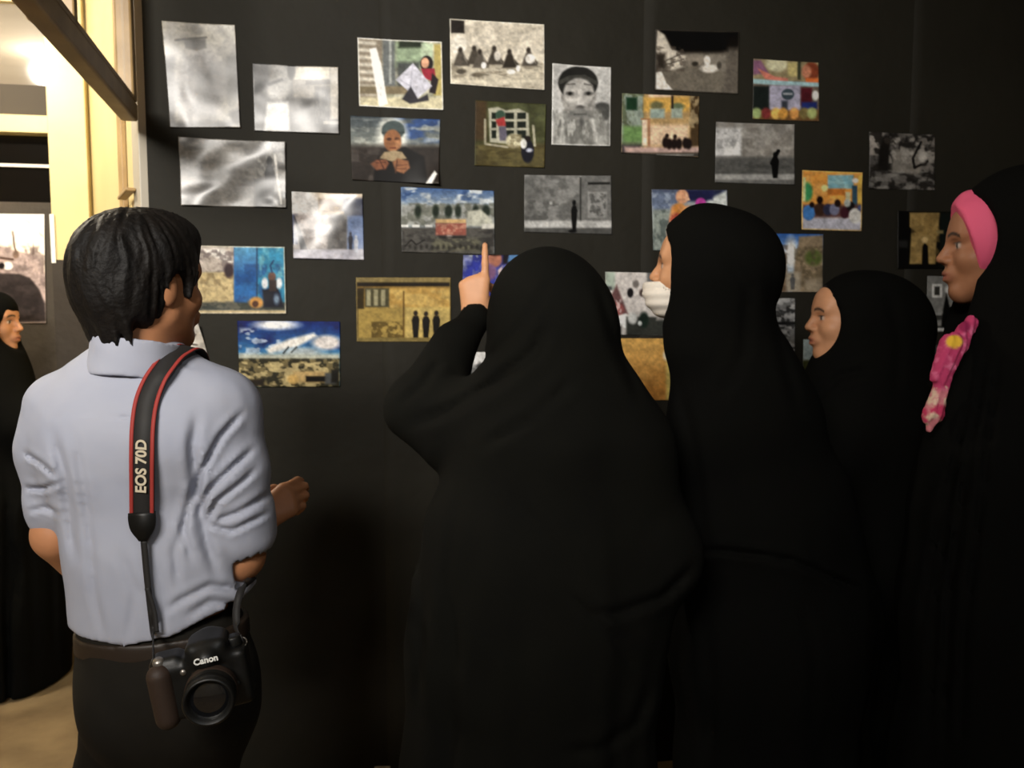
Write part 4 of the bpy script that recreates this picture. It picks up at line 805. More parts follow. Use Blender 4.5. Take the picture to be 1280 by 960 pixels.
# ---- chador cloth
def folds(S, c, zt, zb, amp, n, seed, ph=0.0):
    def fn(x, y, z):
        a = np.arctan2(y - c[1], x - c[0]); t = np.clip((zt - z) / (zt - zb), 0, 1)
        w_ = vnoise(a * 2.2 + 9, z * 1.6 + 4, seed) * 5
        g = np.sin(a * n + w_ + ph + .8 * z) + .5 * np.sin(a * (2 * n + 1) + 1.7 * w_)
        return -amp * t * g
    S.disp(fn, .06)
def crumple(S, amp, sc, seed): S.disp(lambda x, y, z: amp * (vnoise3(x * sc, y * sc, z * sc * .6, seed) - .5) * 2, .05)
def face_hole(S, h, r=(.13, .115, .098), c=(0, .122, -.012), k=.006):
    S.ell(h(*c), np.array(r) * h.k, k, 'sub', h.R)

KEEP = [(P(595, 350, 1.99), .108)]
# ---------------- woman pointing, back to us
h = Head(P(688, 402, 1.66), (-.12, 1), .02, .97)
J = stand(P(686, 500, 1.66), 1.60, (-.1, 1))
J['shL'] = P(606, 528, 1.66); J['elL'] = P(520, 505, 1.74); J['wrL'] = P(594, 395, 1.965)
J['shR'] = P(772, 545, 1.66); J['elR'] = P(826, 690, 1.68); J['wrR'] = P(770, 700, 1.86); J['skip'] = 'LR'
root = new_person((J['hip'][0], J['hip'][1], 0), 'person in a black chador, back to us, raising one hand to point')
JJ = {k: v for k, v in J.items() if k != 'skip'}
S = body_solid(h, JJ, [(P(598, 350, 1.99), .085, .003)]); add_head(S, h)
add_hand(S, J['wrL'], (-.02, .10, .99), (.12, .98, -.10), (1, -.05, .05), [(.0, .06, .06), (1.25, 1.5, .9), (1.35, 1.5, .9), (1.4, 1.5, .9)], (.5, 1.0), 1.0, 1.06)
f_ = nrm([-.1, 1, 0]); add_hand(S, J['wrR'], (-.8, .5, .2), (0, -.4, .9), (.2, .8, .5), [(.5, .8, .5)] * 4, sc=.9)
SB = S; SBC = lambda V: head_colors(h, V, (206, 150, 110))
S = Solid(P(455, 300, 1.66) * [1, 0, 0] + [0, 1.28, 0.003], [.46, 2.08, 1.66], .009)
S.ell(P(690, 398, 1.655), (.124, .135, .134), .0); S.ell(P(678, 372, 1.70), (.10, .11, .10), .05)
S.cone(P(690, 425, 1.65), P(694, 545, 1.65), .118, .165, .06); S.cone(P(700, 470, 1.65), P(775, 560, 1.65), .10, .10, .08); S.cone(P(685, 480, 1.66), P(620, 540, 1.67), .10, .085, .08)
c0 = P(688, 600, 1.66)
S.chain([P(692, 560, 1.66), P(680, 700, 1.66), P(668, 800, 1.66), P(655, 960, 1.66), P(650, 1260, 1.66)], [.205, .255, .262, .258, .30], .06, sy=1.35)
S.cone(P(775, 570, 1.65), P(818, 682, 1.64), .10, .078, .07); S.cone(P(818, 682, 1.64), P(800, 690, 1.80), .078, .07, .06); S.cone(P(740, 760, 1.62), P(815, 695, 1.64), .12, .07, .08)
arm = Solid; S.chain([P(606, 528, 1.68), P(522, 505, 1.74), P(592, 401, 1.94)], [.085, .056, .036], .035)
S.cone(P(520, 512, 1.74), P(640, 560, 1.66), .045, .11, .05); S.cone(P(508, 522, 1.73), P(556, 552, 1.70), .034, .06, .04)
S.cone(P(565, 430, 1.88), P(545, 500, 1.76), .042, .07, .04)
S.cone(P(592, 401, 1.94), P(594, 392, 1.97), .037, .033, .0); S.cone(P(594, 390, 1.975), P(596, 348, 2.05), .028, .028, .0, 'sub')
S.half_cut([0, 0, .004], (0, 0, -1))
folds(S, c0, 1.15, 0.0, .016, 7, 5); crumple(S, .006, 7, 12)
for ln, wd, dp in (([(512, 530), (558, 514), (618, 480), (668, 440), (684, 405)], 7, .011), ([(500, 505), (530, 480), (556, 440), (574, 405)], 5, .006),
                   ([(560, 470), (620, 440), (662, 395), (690, 350)], 5, .006), ([(600, 560), (670, 520), (720, 470)], 6, .007), ([(870, 705), (830, 745), (770, 768), (740, 765)], 6, .012),
                   ([(700, 730), (760, 790), (800, 840)], 5, .008), ([(815, 855), (795, 905), (750, 938), (700, 940)], 7, .010), ([(745, 350), (770, 430), (800, 500)], 6, .006), ([(520, 620), (528, 760), (520, 900)], 6, .008), ([(575, 600), (560, 720), (575, 860)], 7, .006), ([(640, 620), (700, 690), (745, 745)], 7, .006)):
    S.crease(ln, wd, dp, 1.75)
SB.clip_inside(S, .014, h.O[2] - .13 * h.k, KEEP); put(root, 'body', SB, M['skin'], SBC); put(root, 'chador', S, M['chador']); KEEP = []

# ---------------- woman with a white mask, hood in profile
h = Head(P(874, 338, 1.86), (-.94, .36), .10, .97)
J = stand(P(925, 500, 1.88), 1.66, (-.85, .5)); root = new_person((J['hip'][0], J['hip'][1], 0), 'person in a black chador with a white face mask, turned left')
S = body_solid(h, J); add_head(S, h); fists(S, J, (-.85, .5))
SB = S; SBC = lambda V: head_colors(h, V, (200, 146, 106))
S = Solid(h.O - .16, h.O + .16, .0035)
S.ell(h(0, .052, -.066), (.062, .070, .056), 0, R=h.R); S.cone(h(0, .092, -.028), h(0, .105, -.05), .016, .022, .02); S.ell(h(0, .045, -.062), (.056, .066, .050), 0.0, 'sub', h.R)
S.half_cut(h(0, .01, 0), -h.f); S.half_cut(h(0, .1, -.036), nrm(h.u * .9 + h.f * .1))
S.disp(lambda x, y, z: .0016 * np.sin((z - h.O[2]) * 260), .03)
put(root, 'face_mask', S, M['mask'], label='white face mask pulled under the nose')
S = Solid([.28, 1.42, .003], [1.05, 2.30, 1.76], .009)
S.ell(h(0, -.035, .035), (.105, .125, .112), 0, R=h.R); S.ell(h(0, -.085, .02), (.09, .10, .095), .05, R=h.R)
S.cone(h(0, .01, .075), h(0, .030, .064), .070, .060, .04); S.cone(h(0, -.02, -.03), h(0, -.03, -.16), .096, .085, .05)
S.cone(P(902, 365, 1.88), P(920, 520, 1.88), .110, .145, .07); S.cone(P(925, 490, 1.88), P(884, 570, 1.86), .10, .085, .08); S.cone(P(925, 490, 1.88), P(985, 575, 1.92), .10, .09, .09)
c0 = P(945, 600, 1.88)
S.chain([P(935, 540, 1.88), P(945, 660, 1.88), P(962, 800, 1.88), P(962, 960, 1.88), P(960, 1170, 1.88)], [.17, .20, .23, .215, .20], .06, sy=1.25)
S.cone(P(1020, 620, 1.88), P(1052, 760, 1.86), .07, .07, .08)
face_hole(S, h, (.15, .112, .140), (0, .146, -.03))
folds(S, c0, 1.1, 0.0, .014, 6, 15); crumple(S, .005, 7, 22)
for ln, wd, dp in (([(868, 690), (905, 688), (990, 700), (1040, 722), (1086, 742)], 4, .018), ([(900, 300), (935, 360), (930, 440), (900, 500)], 7, .006), ([(960, 340), (975, 430), (1000, 520)], 7, .006), ([(880, 760), (890, 860), (885, 950)], 8, .006), ([(1000, 740), (1020, 830), (1010, 940)], 8, .006), ([(850, 480), (870, 580), (880, 680)], 7, .008)):
    S.crease(ln, wd, dp, 1.9)
SB.clip_inside(S, .014, h.O[2] - .13 * h.k, KEEP); put(root, 'body', SB, M['skin'], SBC); put(root, 'chador', S, M['chador_b']); KEEP = []

# ---------------- woman in profile near the wall
h = Head(P(1060, 399, 2.2), (-1, .06), .02, .98)
J = stand(P(1085, 500, 2.22), 1.59, (-1, .1)); root = new_person((J['hip'][0], J['hip'][1], 0), 'person in a black hood and chador, bare face in profile, close to the wall')
S = body_solid(h, J); add_head(S, h); fists(S, J, (-1, .1))
SB = S; SBC = lambda V: head_colors(h, V, (206, 150, 112), (170, 96, 80))
S = Solid(h.O - .19, h.O + .19, .0045)   # strip of hair showing under the hood
S.ell(h(0, -.010, .034), (.079, .100, .090), 0, R=h.R); S.ell(h(0, .13, -.03), (.15, .108, .125), .004, 'sub', R=h.R)
put(root, 'hair', S, M['hair'])
S = Solid([.66, 1.80, .003], [1.36, 2.60, 1.66], .009)
S.ell(h(0, -.030, .026), (.100, .120, .106), 0, R=h.R); S.ell(h(0, -.105, -.01), (.095, .10, .105), .06, R=h.R)
S.cone(h(0, -.02, -.05), h(0, -.02, -.17), .092, .115, .05); S.cone(h(0, .015, -.115), h(0, .02, -.19), .060, .085, .04); S.cone(P(1100, 420, 2.22), P(1090, 520, 2.22), .13, .165, .07)
S.cone(P(1090, 500, 2.22), P(1045, 570, 2.12), .12, .10, .09); S.cone(P(1090, 500, 2.22), P(1105, 560, 2.3), .12, .10, .09)
S.chain([P(1085, 540, 2.22), P(1080, 700, 2.22), P(1075, 1070, 2.22)], [.20, .22, .21], .06, sy=1.1)
face_hole(S, h, (.15, .113, .112), (0, .142, -.014))
folds(S, P(1085, 540, 2.22), 1.1, 0, .014, 6, 25); crumple(S, .005, 7, 32)
S.crease([(1020, 500), (1050, 470), (1090, 462)], 5, .010, 2.3); S.crease([(1110, 360), (1125, 430), (1120, 500)], 6, .006, 2.3)
SB.clip_inside(S, .014, h.O[2] - .13 * h.k, KEEP); put(root, 'body', SB, M['skin'], SBC); put(root, 'chador', S, M['chador_b']); KEEP = []

# ---------------- woman at the right edge with the pink headband
h = Head(P(1247, 308, 1.66), (-.94, .30), .0, .96)
J = stand(P(1262, 500, 1.64), 1.68, (-.8, .5)); root = new_person((J['hip'][0], J['hip'][1], 0), 'person in a black chador with a pink headband and floral scarf')
S = body_solid(h, J); add_head(S, h); fists(S, J, (-.8, .5))
SB = S; SBC = lambda V: head_colors(h, V, (160, 110, 80))  # skin colour darkened for the shade on this face
S = Solid(h.O - .2, h.O + .2, .004)
S.ell(h(0, .000, .020), np.array((.094, .122, .106)) * h.k, 0, R=h.R); S.cone(h(0, .04, .08), h(0, .060, .100), .040, .014, .03)
S.half_cut(h(0, .062, 0), nrm(h.f - .30 * h.u)); S.half_cut(h(0, -.03, 0), -h.f); S.half_cut(h(0, 0, -.085), -h.u)
S.disp(lambda x, y, z: .0016 * (vnoise3(x * 40, y * 40, z * 14, 8) - .5) * 2, .03)
put(root, 'headband', S, M['pink'], label='plain pink headband')
M['scarf'] = mat('floral_scarf', attr=True, rough=.8, spec=.2)
def scarf_col(V):
    px, py = proj(V[:, 0], V[:, 1], V[:, 2]); C = np.ones((len(V), 3)) * lin((196, 66, 112))
    def bl(m, c): C[:] = C * (1 - np.clip(m, 0, 1)[:, None]) + lin(c) * np.clip(m, 0, 1)[:, None]
    n = fbm(px / 9, py / 9, 3); bl((n - .56) * 8, (222, 110, 150)); n2 = fbm(px / 7 + 5, py / 10, 9)
    bl((py - 484) / 6 * .8, (214, 130, 140)); bl((py > 482) * (n2 - .5) * 9, (226, 198, 176)); bl((py > 505) * (n - .5) * 8, (200, 60, 100))
    bl((12 - np.hypot(px - 1193, (py - 427) * 1.3)) / 3, (236, 190, 62)); bl((9 - np.hypot(px - 1206, py - 408)) / 3, (150, 40, 84)); return C
S = Solid(P(1120, 560, 1.40) * [1, 1, 1] - .05, P(1290, 370, 1.72) + .05, .0045)
S.cone(P(1214, 402, 1.57), P(1198, 428, 1.56), .012, .019, .012); S.cone(P(1191, 432, 1.55), P(1175, 472, 1.55), .024, .017, .010); S.cone(P(1180, 476, 1.55), P(1166, 518, 1.55), .013, .018, .006); S.cone(P(1166, 518, 1.55), P(1161, 536, 1.55), .017, .007, .006)
S.disp(lambda x, y, z: .0028 * np.sin((x * .95 - z * .3) * 430 + y * 60), .03)
put(root, 'scarf', S, M['scarf'], scarf_col, label='pink and yellow floral scarf end')
S = Solid([.68, 1.20, .003], [1.52, 2.02, 1.80], .009)
S.ell(h(0, -.050, .040), (.112, .130, .125), 0, R=h.R); S.cone(h(0, -.09, 0), h(0, -.09, -.2), .125, .17, .06)
S.cone(P(1290, 330, 1.64), P(1290, 520, 1.64), .12, .18, .08); S.cone(P(1265, 420, 1.64), P(1222, 560, 1.58), .07, .085, .07)
S.chain([P(1280, 520, 1.64), P(1276, 640, 1.62), P(1268, 760, 1.62), P(1260, 960, 1.60), P(1262, 1290, 1.58)], [.17, .205, .215, .222, .20], .07, sy=1.15)
S.ell(h(0, .142, .010), np.array((.20, .137, .122)) * h.k, .006, 'sub', R=h.R); S.cone(h(0, .13, -.02), h(0, .13, -.20), .11, .09, .0, 'sub')
folds(S, P(1275, 540, 1.64), 1.45, 0, .014, 9, 35); crumple(S, .005, 7, 42)
for ln in ([(1215, 470), (1192, 600), (1168, 760), (1160, 950)], [(1235, 430), (1208, 580), (1185, 760), (1180, 950)], [(1250, 420), (1230, 600), (1205, 800), (1200, 950)], [(1200, 540), (1172, 660), (1150, 800)]): S.crease(ln, 4, .012, 1.7)
SB.clip_inside(S, .014, h.O[2] - .13 * h.k, KEEP); put(root, 'body', SB, M['skin'], SBC); put(root, 'chador', S, M['chador_b']); KEEP = []

# ---------------- woman at the far left beyond the man
h = Head(P(-12, 403, 3.2), (.93, .12), .0, 1.03)
cx = P(-25, 500, 3.18); J = stand(cx, 1.60, (.9, .3)); root = new_person((J['hip'][0], J['hip'][1], 0), 'person in a long black chador at the far left, beyond the man in the shirt')
S = body_solid(h, J); add_head(S, h); fists(S, J, (.9, .3))
SB = S; SBC = lambda V: head_colors(h, V, (196, 140, 104))
S = Solid([-2.5, 2.75, .003], [-1.6, 3.54, 1.68], .011)
S.ell(h(0, -.025, .02), (.100, .115, .105), 0, R=h.R); S.cone(h(0, -.02, -.05), h(0, -.03, -.18), .095, .12, .06); S.cone(P(-20, 430, 3.18), P(-20, 510, 3.18), .12, .17, .08)
S.cone(P(-20, 480, 3.18), P(30, 530, 3.12), .13, .10, .09); S.cone(P(-20, 480, 3.18), P(-75, 530, 3.2), .13, .11, .09)
S.chain([P(-18, 540, 3.18), P(-2, 640, 3.18), P(-2, 760, 3.18), P(-6, 858, 3.18)], [.21, .245, .255, .27], .07, sy=1.15)
S.cone(h(0, .0, .06), h(0, .035, .058), .064, .060, .04); face_hole(S, h, (.15, .112, .086), (0, .158, -.034))
folds(S, P(-10, 600, 2.9), 1.25, 0, .02, 8, 45); crumple(S, .006, 6, 52)
for ln in ([(30, 560), (38, 700), (45, 860)], [(62, 620), (66, 760), (68, 840)], [(10, 600), (8, 760), (14, 880)], [(82, 700), (84, 800)]): S.crease(ln, 4, .014, 3.2)
SB.clip_inside(S, .014, h.O[2] - .13 * h.k, KEEP); put(root, 'body', SB, M['skin'], SBC); put(root, 'chador', S, M['chador_b']); KEEP = []
# ---------------- man in the light blue shirt, back to us
YM = 1.40
fm = nrm([.45, .9, 0])
h = Head(P(181, 356, YM), (.52, .85), .03, .97)
J = stand(P(200, 700, YM), 1.69, fm)
J['neck'] = P(184, 512, YM + .01); J['hip'] = P(206, 820, YM)
J['shL'] = P(78, 512, YM + .02); J['elL'] = P(73, 668, YM + .02); J['wrL'] = P(150, 755, YM + .20)
J['shR'] = P(276, 512, YM + .01); J['elR'] = P(298, 694, YM + .01); J['wrR'] = P(319, 652, YM + .22)
J['hipL'] = P(158, 860, YM + .03); J['hipR'] = P(246, 860, YM + .01)
J['kneeL'] = P(132, 1090, YM + .10); J['ankL'] = P(134, 1380, YM + .12); J['kneeR'] = P(228, 1100, YM); J['ankR'] = P(226, 1385, YM - .01)
J['ankL'][2] = J['ankR'][2] = .09; J['toeL'] = J['ankL'] + fm * .19; J['toeR'] = J['ankR'] + fm * .19
man = new_person((J['hip'][0], J['hip'][1], 0), 'person in a light blue shirt and dark trousers, seen from behind')
S = body_solid(h, J, [(P(342, 637, YM + .25), .085, .0035), (P(150, 750, YM + .3), .09, .004)]); add_head(S, h)
S.chain([J['elR'], J['wrR']], [.045, .030], .02); S.chain([J['elL'], J['wrL']], [.041, .030], .02)
add_hand(S, J['wrR'], (.62, .30, .42), (-.15, .92, -.38), (-.55, -.1, .8), [(.45, .9, .6), (.55, 1.0, .6), (.65, 1.05, .6), (.7, 1.1, .6)], (.5, .6), .95)
add_hand(S, J['wrL'], J['wrL'] - J['elL'], (.5, .1, .7), (.3, .8, .3), [(.6, .9, .6)] * 4, (.5, .6), 1.0)
SBODY = S
# hair: cap of hair with strand ridges and a ragged nape
S = Solid(h.O - .19, h.O + .19, .0036)
S.ell(h(0, -.018, .034), np.array((.094, .112, .099)) * h.k, 0, R=h.R); S.ell(h(0, -.052, -.028), np.array((.080, .066, .062)) * h.k, .03, R=h.R); S.ell(h(-.02, .04, .085), np.array((.08, .075, .045)) * h.k, .03, R=h.R)
S.ell(h(0, .165, -.065), np.array((.15, .134, .106)) * h.k, .008, 'sub', R=h.R)
for sg in (1, -1):
    S.ell(h(sg * .082, .012, -.020), np.array((.024, .030, .040)) * h.k, .004, 'sub', R=h.R); S.cone(h(sg * .073, .038, .02), h(sg * .074, .036, -.022), .010, .003, .006)
rs = np.random.RandomState(4)
for i in range(46):
    a = rs.uniform(-1.15, 1.15); p0 = h(math.sin(a) * .070, -.052 - math.cos(a) * .046, -.055 + .01 * rs.rand()); p1 = h(math.sin(a) * .060 + .004 * rs.randn(), -.050 - math.cos(a) * .042, -.088 - .016 * rs.rand())
    S.cone(p0, p1, .010, .0024, .004)
def hair_n(x, y, z):
    V = np.stack([x, y, z], 1); r, f, u = h.local(V); a = np.arctan2(r, -f - .02)
    sw = 3 * vnoise(u * 22 + 50, a * 2 + 9, 2); return .0030 * (vnoise(a * 13 + 20 + sw, u * 16 + f * 14 + 30, 7) - .5) * 2 + .0016 * (vnoise(a * 34 + 40 + 2 * sw, u * 22 + f * 20 + 30, 17) - .5) * 2 + .005 * (vnoise(a * 3 + 9, u * 12 + 20, 27) - .5)
S.disp(hair_n, .03)
put(man, 'hair', S, M['hair'], label='thick short black hair')
# shirt
SH = Solid([-1.02, 1.12, .86], [-.36, 1.66, 1.49], .0052)
S = SH
S.chain([P(172, 512, YM), P(176, 580, YM), P(196, 690, YM), P(204, 775, YM), P(206, 812, YM)], [.125, .150, .150, .150, .152], .04, sy=1.45)
S.cone(P(182, 462, YM + .01), P(86, 512, YM + .01), .060, .062, .04); S.cone(P(182, 468, YM + .01), P(272, 512, YM), .060, .066, .04)
S.ell(P(130, 545, YM - .03), (.11, .09, .10), .05); S.ell(P(225, 545, YM - .03), (.10, .09, .10), .05)
S.chain([P(84, 510, YM + .02), P(67, 560, YM + .01), P(71, 630, YM + .02)], [.064, .054, .051], .03); S.cone(P(71, 625, YM + .02), P(72, 640, YM + .03), .053, .051, .01)
S.chain([P(270, 512, YM), P(284, 590, YM - .01), P(296, 655, YM)], [.070, .066, .060], .028)
S.cone(P(297, 640, YM), P(301, 664, YM + .005), .064, .060, .006); S.cone(P(302, 690, YM + .005), P(304, 730, YM + .01), .050, .050, .0, 'sub'); S.cone(P(73, 672, YM + .035), P(76, 722, YM + .05), .044, .044, .0, 'sub')
S.ell(P(286, 742, YM + .02), (.045, .07, .05), .03)
# collar
S.cone(P(180, 466, YM), P(181, 480, YM + .01), .066, .080, .02)
hx = np.array([P(q_, 800, YM)[0] for q_ in (60, 90, 190, 250, 318, 360)]); hz = np.array([P(q_, v_, YM - .1)[2] for q_, v_ in ((60, 798), (90, 800), (190, 808), (250, 792), (318, 762), (360, 745))])
S.F = np.maximum(S.F, (np.interp(S.ax[0], hx, hz)[:, None, None] - S.ax[2][None, None, :] + 0 * S.ax[1][None, :, None]).astype(np.float32))
crumple(S, .0045, 9, 62); crumple(S, .0022, 26, 63)
for ln, wd, dp in (([(246, 520), (240, 560), (246, 620), (258, 680), (272, 720)], 6, .010), ([(304, 515), (276, 545), (252, 590), (244, 622)], 3.5, .010), ([(318, 560), (290, 585), (262, 612), (250, 640)], 3.5, .010), ([(322, 585), (300, 605), (270, 628), (256, 660)], 3.2, .009),
                   ([(336, 618), (300, 640), (268, 652)], 3.2, .007), ([(256, 655), (290, 664), (338, 640)], 3.0, .008), ([(244, 600), (228, 660), (240, 700)], 4, .008), ([(236, 640), (218, 690), (222, 730)], 4.5, .006),
                   ([(300, 736), (262, 732), (226, 750), (205, 765)], 4, .008), ([(305, 756), (262, 752), (232, 772)], 4, .006), ([(66, 540), (80, 590), (88, 650), (94, 700)], 6, .008), ([(30, 566), (52, 580), (70, 596)], 3, .008), ([(32, 610), (52, 612), (74, 604)], 3, .009), ([(34, 640), (56, 634), (76, 644)], 3, .006),
                   ([(92, 540), (110, 640), (118, 740), (130, 800)], 5, .005), ([(150, 690), (170, 740), (160, 800)], 6, .005), ([(62, 520), (110, 519), (160, 521), (230, 520)], 1.8, .0028), ([(122, 447), (160, 452), (205, 450), (240, 458)], 2.4, .006), ([(196, 700), (206, 750), (196, 800)], 5, .005)):
    S.crease(ln, wd, dp, YM + .06)
put(man, 'shirt', S, M['shirt'])
# shirt collar: a standing band round the neck, folded over
n0, n1 = h(0, -.020, -.04), h(0, -.030, -.17); na = nrm(n0 - n1)
S = Solid(np.minimum(n0, n1) - .13, np.maximum(n0, n1) + .13, .0034)
S.cone(n0, n0 + (n1 - n0) * 1.2, .0675, .0735, 0); S.cone(n0 + (n1 - n0) * .62, n0 + (n1 - n0) * 1.1, .071, .0785, .006); S.cone(n0, n1, .061, .063, 0, 'sub')
tilt_n = nrm(na + h.f * .12); S.half_cut(n0 + (n1 - n0) * .46, tilt_n); S.half_cut(n0 + (n1 - n0) * .98, -tilt_n)
crumple(S, .0025, 22, 66)
put(man, 'collar', S, M['shirt'])
# trousers and belt
S = Solid([-1.02, 1.10, .02], [-.30, 1.76, 1.0], .0085)
S.chain([P(204, 800, YM), P(208, 830, YM), P(212, 880, YM)], [.146, .150, .140], .03, sy=1.45)
S.ell(P(170, 880, YM - .02), (.09, .10, .10), .05); S.ell(P(246, 880, YM - .03), (.10, .10, .11), .05)
S.chain([P(160, 890, YM + .03), P(138, 960, YM + .04), P(134, 1090, YM + .10), P(134, 1390, YM + .12)], [.083, .058, .058, .062], .02)
S.chain([P(254, 890, YM), P(226, 970, YM), P(230, 1100, YM), P(228, 1400, YM)], [.092, .095, .068, .062], .02)
S.half_cut(P(204, 793, YM - .1), (-.08, 0, 1)); S.half_cut([0, 0, .03], (0, 0, -1)); crumple(S, .005, 10, 72)
put(man, 'trousers', S, M['trousers'])
SBODY.clip_inside(SH, .006, P(184, 438, YM)[2], [(n0 * .5 + n1 * .5, .075)], P(184, 560, YM)[2])
SBODY.clip_inside(S, .010, P(204, 812, YM)[2] - .02, [(J['ankL'], .14), (J['ankR'], .14)])
put(man, 'body', SBODY, M['skin'], lambda V: head_colors(h, V, (176, 122, 86), (130, 80, 68), (24, 18, 16)))
S = Solid([-.95, 1.15, .80], [-.36, 1.66, 1.02], .004)
S.chain([P(204, 790, YM), P(208, 840, YM)], [.1525, .1545], .0, sy=1.45)
S.half_cut(P(206, 804, YM - .1), (-.06, 0, 1)); S.half_cut(P(206, 829, YM - .1), (.06, 0, -1))
belt = put(man, 'belt', S, M['belt'], label='dark brown leather belt')
shoe = mat('black_shoe', (22, 20, 18), .4)
for q in 'LR':
    S = Solid(J['ank' + q] - [.1, .1, .088], J['ank' + q] + [.24, .3, .06], .006); a = J['ank' + q] * [1, 1, 0]
    S.cone(a + [0, 0, .05] - fm * .03, a + fm * .19 + [0, 0, .034], .046, .038, .02); S.cone(a + [0, 0, .05], a + [0, 0, .10], .05, .05, .02); S.half_cut([0, 0, .003], (0, 0, -1))
    put(man, 'shoe', S, shoe)

# ------------------------------------------------------------------ camera hanging at the hip
CY = 1.155
cc = P(255, 845, CY)
yaw, roll = math.radians(14), math.radians(9)
Rm = Matrix.Rotation(yaw, 4, 'Z') @ Matrix.Rotation(-roll, 4, 'Y')
dslr = empty('camera', cc, 'black camera hanging on a strap at the hip of the man in the shirt', 'camera')
dslr.rotation_euler = Rm.to_euler()
def cput(name, me, m, parent=None, label=None):
    o = link(name, me, m, parent or dslr)
    if label: o['label'] = label
    return o
S = Solid([-.09, -.05, -.07], [.09, .05, .075], .0019)
S.box((.006, .004, -.008), (.060, .026, .043), .010); S.box((.014, .000, .034), (.030, .028, .026), .012, .012); S.cone((.014, -.030, .036), (.014, .02, .046), .016, .018, .014)
S.box((-.046, .004, .030), (.022, .022, .016), .010, .010); S.cone((.014, -.012, -.008), (.014, .0, -.008), .037, .037, .006)
cput('camera_body', S.mesh('camera_body'), M['cam_black'])
S = Solid([-.09, -.06, -.07], [-.02, .05, .055], .0018)
S.cone((-.056, -.014, -.042), (-.056, -.016, .022), .018, .018, .0); S.cone((-.058, .010, -.042), (-.058, .010, .026), .016, .016, .012)
cput('grip', S.mesh('grip'), M['cam_rubber'], None, 'rubber hand grip, tinted brown for a reflection')
lens = cput('lens', lathe_mesh('lens', [(.0, .010), (.034, .010), (.0345, .018), (.033, .020), (.033, .030), (.0355, .032), (.0355, .050), (.034, .052), (.034, .060), (.0355, .062), (.0355, .076), (.033, .079), (.031, .079), (.029, .070), (.024, .066)], 48, origin=(.014, 0, -.008)), M['cam_black'])
cput('focus_ring', lathe_mesh('focus_ring', [(.0350, .034)] + [(.0368 if i % 2 else .0356, .035 + i * .0013) for i in range(11)] + [(.0350, .0495)], 48, origin=(.014, 0, -.008)), M['cam_rubber'], lens)
cput('front_glass', lathe_mesh('front_glass', [(.0285, .066), (.024, .069), (.016, .0715), (.008, .0727), (0, .073)], 40, origin=(.014, 0, -.008)), M['lens_glass'], lens, 'dark glass front element')
cput('mode_dial', lathe_mesh('mode_dial', [(0, .013), (.011, .013), (.012, .011), (.012, .002), (.012, 0)], 28, axis=(0, 0, 1), origin=(.050, .004, .036)), M['cam_black'])
cput('shutter_button', lathe_mesh('shutter_button', [(0, .008), (.006, .0075), (.008, .004), (.009, 0)], 24, axis=(0, -.4, 1), origin=(-.054, -.012, .040)), M['metal'])
cput('release_button', lathe_mesh('release_button', [(0, .006), (.005, .0055), (.006, 0)], 20, origin=(.047, -.022, -.014)), M['cam_black'])
cput('lamp_window', lathe_mesh('lamp_window', [(0, .004), (.004, .0035), (.005, 0)], 18, origin=(-.022, -.021, .022)), M['metal'])
t = text_mesh('lettering', 'Canon', .0125, .0006, .0004); t.transform(Matrix.Translation((.016, -.0465, .041)) @ Matrix.Rotation(math.radians(90), 4, 'X'))
cput('lettering', t, M['white_mark'], None, 'white lettering on the front of the finder')
for x_ in (-.062, .062):
    ring = [np.array([x_ + .006 * math.cos(a) * (1 if x_ > 0 else -1), .004 + .0 * a, .036 + .007 * math.sin(a)]) for a in np.linspace(0, 2 * math.pi, 17)]
    cput('strap_lug', tube_mesh('strap_lug', ring, .0012, 6), M['metal'])

# strap: wide woven band over the shoulder, leather ends and two thin webs
def on_shirt(px, py, off):
    p = SH.hit(px, py, 1.05, 1.6)
    if p is None: p = P(px, py, YM - .1)
    return p - nrm(ray(px, py)) * off
def smooth_path(pts, n=70):
    pts = np.array(pts); t = np.linspace(0, len(pts) - 1, n); i = np.clip(t.astype(int), 0, len(pts) - 2); f = (t - i)[:, None]
    p0 = pts[np.maximum(i - 1, 0)]; p1 = pts[i]; p2 = pts[i + 1]; p3 = pts[np.minimum(i + 2, len(pts) - 1)]
    return .5 * (2 * p1 + (p2 - p0) * f + (2 * p0 - 5 * p1 + 4 * p2 - p3) * f ** 2 + (3 * p1 - p0 - 3 * p2 + p3) * f ** 3)
def ribbon(name, path, width, thick, normal=None, off=0.0, shift=0.0):
    V = []; Q = []; n = len(path)
    for i, p in enumerate(path):
        t_ = nrm(path[min(i + 1, n - 1)] - path[max(i - 1, 0)]); nn = normal[i] if normal is not None else nrm(np.array([0, 0, CAM_Z]) - p)
        sd_ = nrm(np.cross(t_, nn)); nn = nrm(np.cross(sd_, t_)); w_ = width[i] if hasattr(width, '__len__') else width
        for a, b_ in ((-1, 0), (1, 0), (1, 1), (-1, 1)): V.append(p + sd_ * (a * w_ / 2 + shift) + nn * (off + b_ * thick))
    for i in range(n - 1):
        for k in range(4): k2 = (k + 1) % 4; Q.append((i * 4 + k, i * 4 + k2, (i + 1) * 4 + k2, (i + 1) * 4 + k))
    Q += [(0, 3, 2, 1), (n * 4 - 4, n * 4 - 3, n * 4 - 2, n * 4 - 1)]
    return np_mesh(name, V, Q, False)
dslr_inv = (Matrix.Translation(Vector(cc)) @ Rm).inverted()
def sput(name, me, m, parent=None, label=None):
    me.transform(dslr_inv); return cput(name, me, m, parent, label)
pts = [on_shirt(px, py, .010) for px, py in ((178, 646), (178, 610), (178, 570), (179, 535), (183, 505), (191, 482), (203, 466))]
back = pts[-1]
